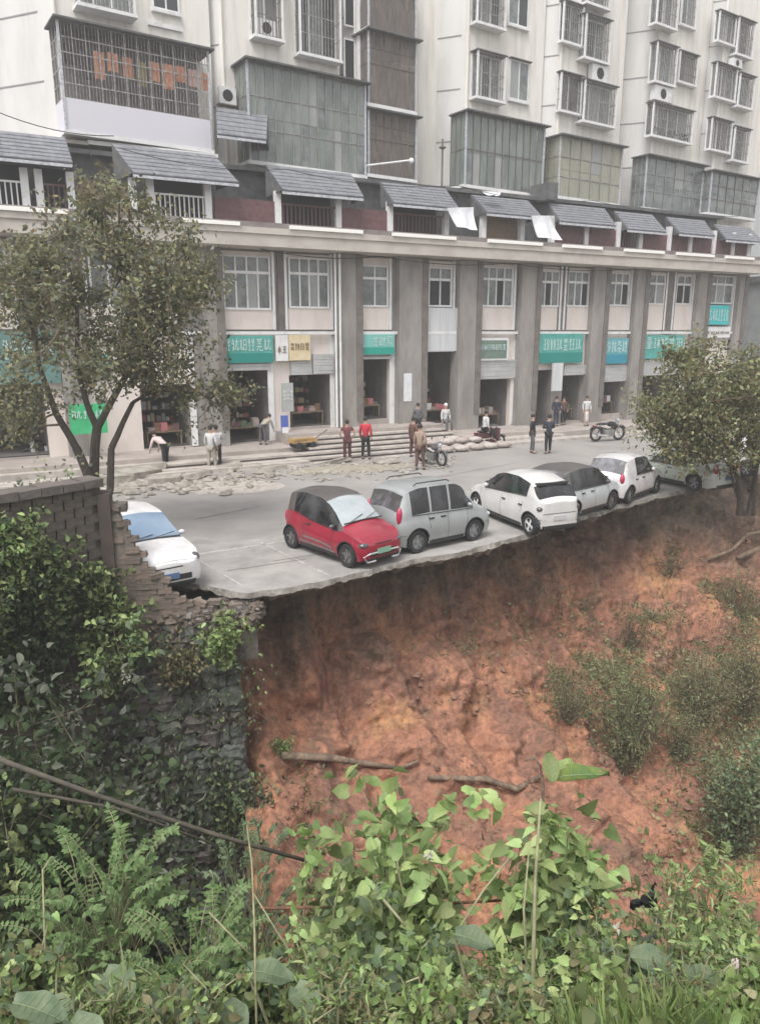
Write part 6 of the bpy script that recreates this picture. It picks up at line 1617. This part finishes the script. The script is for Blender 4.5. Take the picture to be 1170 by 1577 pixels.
fg(-40,90,1470,4.2,'dark weeds in the lower left corner',[L['dark'],L['mid']], .09, 1000)
for (u0,u1,vt,y,lb,k) in [(-30,80,1440,3.5,'weeds at far left of the bottom edge',1),(90,200,1480,3.2,'weeds below the feathery shrub',0),(215,330,1500,3.1,'weeds left of the flat dusty leaves',1),(440,560,1420,3.6,'weeds right of the flat dusty leaves',0),
        (470,590,1490,3.0,'lowest weeds left of bottom centre',1),(600,720,1500,2.9,'lowest weeds at bottom centre',0),(740,860,1500,2.9,'lowest weeds right of bottom centre',1),(870,1000,1450,3.4,'leafy weeds in front of the lobed leaves',0),(1000,1120,1450,3.3,'yellowish weeds near the plastic scrap',1),(1110,1200,1490,3.0,'lowest weeds in the right corner',0),(440,520,1270,6.4,'yellow green weeds at the bamboo pole tip',1)]:
    fg(u0,u1,vt,y,lb,[L['bright'],L['mid'],L['blue'],L['dry']] if k else [L['mid'],L['bright'],L['grass'],L['bright'],L['scrub']], .075 if y < 4 else .10, 800)
def pin(u, vt, y, w, lb, lm, n, ll): top = at(u, vt, y); zb = nearz(top.x, y); return pinnate(lb, (top.x, top.y, zb), top.z-zb, w, lm, n, ll, 'feathery shrubs on the near bank')
pin(150, 1340, 5.0, 1.05, 'pale green feathery shrub in the lower left foreground', leafmat('feathery_leaf',(.13,.21,.075),(.19,.28,.12),.25), 120, .062)
pin(300, 1435, 4.4, .75, 'smaller feathery shrub behind the large dusty leaf', leafmat('feathery_leaf',(.13,.21,.075),(.19,.28,.12),.25), 70, .05)
pin(380, 1270, 7.2, .8, 'grey green feathery weeds near the bamboo pole end', L['blue'], 60, .06)
pin(1080, 1340, 6.0, .9, 'feathery weeds at the foot of the red soil on the right', L['mid'], 80, .06)
# large leaves
def lf(u, v, y): return at(u, v, y)
A_ = lf(190,1500,3.6); clump('plant with dusty blue green arrow leaves at lower left', (A_.x, A_.y, nearz(A_.x, A_.y)), [(lf(160,1500,3.6),(.6,-.5,.1),.30,.22),(lf(235,1530,3.4),(.8,-.3,-.1),.30,.20),(lf(110,1540,3.3),(-.4,-.6,.1),.26,.20)], L['taro'])
A_ = lf(60,1560,2.9); clump('plant with broad grey green leaves in the bottom left corner', (A_.x, A_.y, nearz(A_.x, A_.y)), [(lf(20,1545,2.9),(.9,-.2,.05),.30,.16),(lf(110,1572,2.8),(.6,-.5,0),.24,.18)], L['taro'])
A_ = lf(430,1510,3.5); clump('plant with flat dusty leaves left of bottom centre', (A_.x, A_.y, nearz(A_.x, A_.y)), [(lf(380,1495,3.6),(.95,-.1,.05),.30,.17),(lf(455,1520,3.4),(.5,-.6,.1),.22,.17),(lf(345,1545,3.3),(.4,-.6,0),.24,.18)], L['taro'])
A_ = lf(730,1450,3.9); clump('plant with rounded pale leaves right of the pale sticks', (A_.x, A_.y, nearz(A_.x, A_.y)), [(lf(700,1440,3.9),(.9,-.3,.1),.26,.18),(lf(745,1530,3.4),(.4,-.7,.1),.22,.18),(lf(665,1545,3.3),(-.5,-.5,.1),.22,.17)], L['taro'])
A_ = lf(1000,1500,3.6); clump('plant with blue green lobed leaves at lower right', (A_.x, A_.y, nearz(A_.x, A_.y)), [(lf(970,1475,3.7),(.9,-.2,.1),.28,.20),(lf(1050,1500,3.5),(.8,-.4,.05),.26,.19),(lf(1120,1520,3.3),(.7,-.3,.05),.26,.18),(lf(920,1540,3.3),(.3,-.7,.1),.22,.17)], L['taro'])
# big drooping yellow green leaf on a bowed brown stalk
B0 = lf(835,1215,6.4); t = thing('torn_banana_leaf', 'large yellow green torn leaf lying on a bowed brown stalk', 'leaf', (B0.x, B0.y, nearz(B0.x, B0.y)))
q0 = t.location
bigleaf(t, lf(842,1200,6.4)-q0, lf(950,1178,6.4)-lf(842,1200,6.4), .62, .27, L['yellow'], .16, tear=.10)
bigleaf(t, lf(850,1200,6.5)-q0, lf(900,1150,6.8)-lf(850,1205,6.4), .36, .20, L['bright'], .1)
bigleaf(t, lf(850,1205,6.3)-q0, lf(845,1140,6.6)-lf(850,1205,6.3), .40, .16, L['mid'], .3)
MB().tube([Vector((0,0,-.2)), lf(832,1300,6.4)-q0, lf(836,1215,6.4)-q0, lf(832,1180,6.4)-q0, lf(822,1166,6.4)-q0, lf(808,1172,6.4)-q0], [.02,.018,.014,.012,.010,.005], 6).build('stalk', M['log'], t, True)
# tall pale stem in the foreground
S0 = lf(822,1577,3.3); t = thing('tall_dry_stem', 'tall pale dry stem standing upright in the foreground right of centre', 'stem', (S0.x, S0.y, S0.z-.3)); q0 = t.location
MB().tube([Vector((0,0,0)), lf(820,1500,3.4)-q0, lf(824,1350,3.6)-q0, lf(832,1230,3.75)-q0], [.014,.013,.010,.006], 6).build('main_stem', M['palestem'], t, True)
MB().tube([lf(815,1577,3.3)-q0, lf(806,1400,3.5)-q0, lf(815,1300,3.6)-q0], [.008,.007,.004], 5).build('side_stem', M['palestem'], t, True)
def stick(name, pts, r, m, lb, cat='stick', group=None):
    p0 = Vector(pts[0]); o = MB().tube([Vector(p)-p0 for p in pts], r, 7).build(name, m, None, True); o.location = p0; tag(o, lb, cat, group); return o
stick('bamboo_pole', [lf(-40,1155,6.6), lf(150,1225,6.6), lf(330,1285,6.7), lf(478,1327,6.9)], [.028,.026,.024,.02], M['bamboo'], 'long dark bamboo pole slanting across the lower left gully', 'pole')
stick('bamboo_pole', [lf(20,1215,6.9), lf(180,1245,7.0), lf(330,1300,7.1)], [.018,.016,.012], M['bamboo'], 'thinner dark pole just below the long slanting one', 'pole')
stick('rusty_pipe', [lf(400,1399,5.6), lf(640,1394,5.7), lf(880,1380,5.8), lf(985,1368,5.9)], [.014,.014,.013,.012], M['rust'], 'thin rusty pipe lying level across the foreground weeds', 'pipe')
stick('pale_stick', [lf(705,1432,4.2), lf(745,1370,4.4), lf(785,1320,4.5)], .007, M['palestem'], 'pale stick leaning right above the rounded pale leaves', 'stick')
stick('pale_stick', [lf(395,1577,3.2), lf(392,1430,3.5), lf(388,1330,3.8), lf(380,1270,4.0)], [.007,.006,.005,.003], M['palestem'], 'upright pale stem left of centre above the dusty leaves', 'stick')
stick('pale_stick', [lf(390,1375,4.2), lf(430,1440,4.1), lf(470,1500,4.0)], .005, M['palestem'], 'thin pale stem crossing down right from the pipe end', 'stick')
stick('pale_stick', [lf(590,1385,4.3), lf(625,1427,4.2)], .010, M['palestem'], 'short pale stick below the tall bright weeds', 'stick')
stick('pale_stick', [lf(322,1405,4.0), lf(385,1470,3.9)], .006, M['palestem'], 'short pale twig in the dark hollow above the dusty leaves', 'stick')
stick('pale_stick', [lf(70,1470,3.8), lf(66,1340,4.2), lf(80,1320,4.3)], .006, M['palestem'], 'upright thin twig at the left of the feathery shrub', 'stick')
# logs on the soil
def log(pts, r, lb, m=None):
    P = [on_soil(u, v)+Vector((0,-.10,.12)) for u, v in pts]; 
    return stick('fallen_log', P, r, m or M['log'], lb, 'log', 'dead wood lying on the slope')
log([(425,1160),(500,1172),(560,1183),(615,1190)], [.10,.09,.075,.05], 'longest fallen log on the lower left of the red slope')
log([(670,1207),(740,1206),(780,1215),(835,1212)], [.06,.08,.08,.06], 'fallen branch lying right of centre on the red slope')
log([(617,1180),(632,1165)], [.05,.04], 'short dark stub beside the long log')
log([(1130,860),(1160,846),(1200,830)], [.10,.10,.09], 'lower pale plank sticking out at the right edge')
log([(1120,850),(1150,832),(1200,815)], [.07,.07,.06], 'upper pale plank sticking out at the right edge')
log([(1085,870),(1120,855)], [.06,.05], 'short broken branch left of the planks')
# black bag
c = lf(1000,1385,6.0); t = thing('black_bag', 'crumpled black plastic bag caught in the weeds at lower right', 'bag', c)
MB().rock((0,0,0), .09, (1,.7,1.0), .6).rock((-.13,0,-.06), .06, (1.2,.7,.7), .6).rock((.03,0,-.09), .05, (.8,.6,1.3), .6).build('bag_body', mat('black_plastic',(.012,.012,.014),.45), t)
MB().tube([(0,0,.04),(.03,.02,.14),(.05,.02,.16)], [.02,.012,.02], 6).build('bag_knot', mat('black_plastic',(.012,.012,.014),.45), t)
c = lf(1130,1488,4.0); t = thing('plastic_scrap', 'small pinkish white plastic scrap among the lower right weeds', 'litter', c)
MB().rock((0,0,0), .035, (.8,.6,1.8), .5).build('scrap', pinkw, t)
for i, (u, v, y, lb) in enumerate([(660,1315,5.0,'small white flower on the tall bright weeds'),(950,1430,4.4,'small white flower left of the black bag'),(470,1160,9,'small white flower at the log')][:2]):
    c = lf(u, v, y); t = thing('white_flower', lb, 'flower', c); n = 7; scatter('petals', T_O, np.zeros((n,3)), rng.normal(size=(n,3)), np.full(n,.05), L['pale'], t)['kind'] = 'stuff'
    MB().tube([(0,0,0),(.02,.03,-.25)], .004, 4).build('stem', M['palestem'], t)
# ground cover and grass
n = 15000; X = rng.uniform(-5.5,5.5,n); Y = rng.uniform(2.0,9,n); Z = np.array([nearz(a,b) for a,b in zip(X,Y)])+rng.uniform(0,.22,n)
P = np.column_stack([X,Y,Z]); o = scatter('ground_cover', T_O, P, rng.normal(size=(n,3))+[0,-.3,.2], rng.uniform(.05,.12,n), L['mid']); tag(o, 'low leafy ground cover over the near bank', 'ground cover', kind='stuff')
n = 3800; X = rng.uniform(.7,3.2,n); Y = rng.uniform(2.1,3.6,n); Z = np.array([nearz(a,b) for a,b in zip(X,Y)])
o = scatter('grass', T_G, np.column_stack([X,Y,Z]), rng.normal(size=(n,3))*.38+[0,0,1], rng.uniform(.12,.36,n), L['grass'], up=.1); tag(o, 'long yellow green grass in the lower right foreground', 'grass', kind='stuff')
n = 5200; P = []; n = 2600
while len(P) < n:
    t_ = random.uniform(-1, cum[11]+2); k_ = random.uniform(7.2, 10)
    if noise.noise(Vector((t_*.35, k_*.5, 3))) > -.02: P.append(soilpt(t_, k_)+Vector((0,0,random.uniform(0,.3))))
o = scatter('weed_cover', T_O, P, rng.normal(size=(n,3))+[0,-.3,.3], rng.uniform(.08,.2,n), L['mid']); tag(o, 'scattered weeds on the lowest part of the landslide', 'weeds', kind='stuff')
n = 9000; X = rng.uniform(-9,-1.5,n); Y = rng.uniform(8,14.3,n); o = scatter('gully_cover', T_O, np.column_stack([X,Y,rng.uniform(-9,-7.3,n)]), rng.normal(size=(n,3))+[0,0,.3], rng.uniform(.1,.25,n), L['dark']); tag(o, 'dark weeds covering the floor of the gully', 'weeds', kind='stuff')
# shrubs behind the left wall, at the tree foot
p = at(60,745,17.0); bush('grey green bushes behind the far left wall coping', (p.x, p.y, 0), 2.7, 2.6, [L['greyleaf'],L['mid']], .13, 1500, stems=18)

# ------------------------------------------------------------------ thin milky air
hz = MB().box(-210, 410, -70, 705, -10.2, 42).build('haze', None if False else mat('haze_air', (1,1,1)), None)
hm = MATS['haze_air']; nn_ = hm.node_tree.nodes; nn_.clear()
om = nn_.new('ShaderNodeOutputMaterial'); pv = nn_.new('ShaderNodeVolumePrincipled')
pv.inputs['Color'].default_value = (.95,.94,.93,1); pv.inputs['Density'].default_value = .0030; pv.inputs['Anisotropy'].default_value = .2
hm.node_tree.links.new(pv.outputs[0], om.inputs['Volume'])
tag(hz, 'thin milky haze over the whole street and gully', 'haze', kind='stuff')
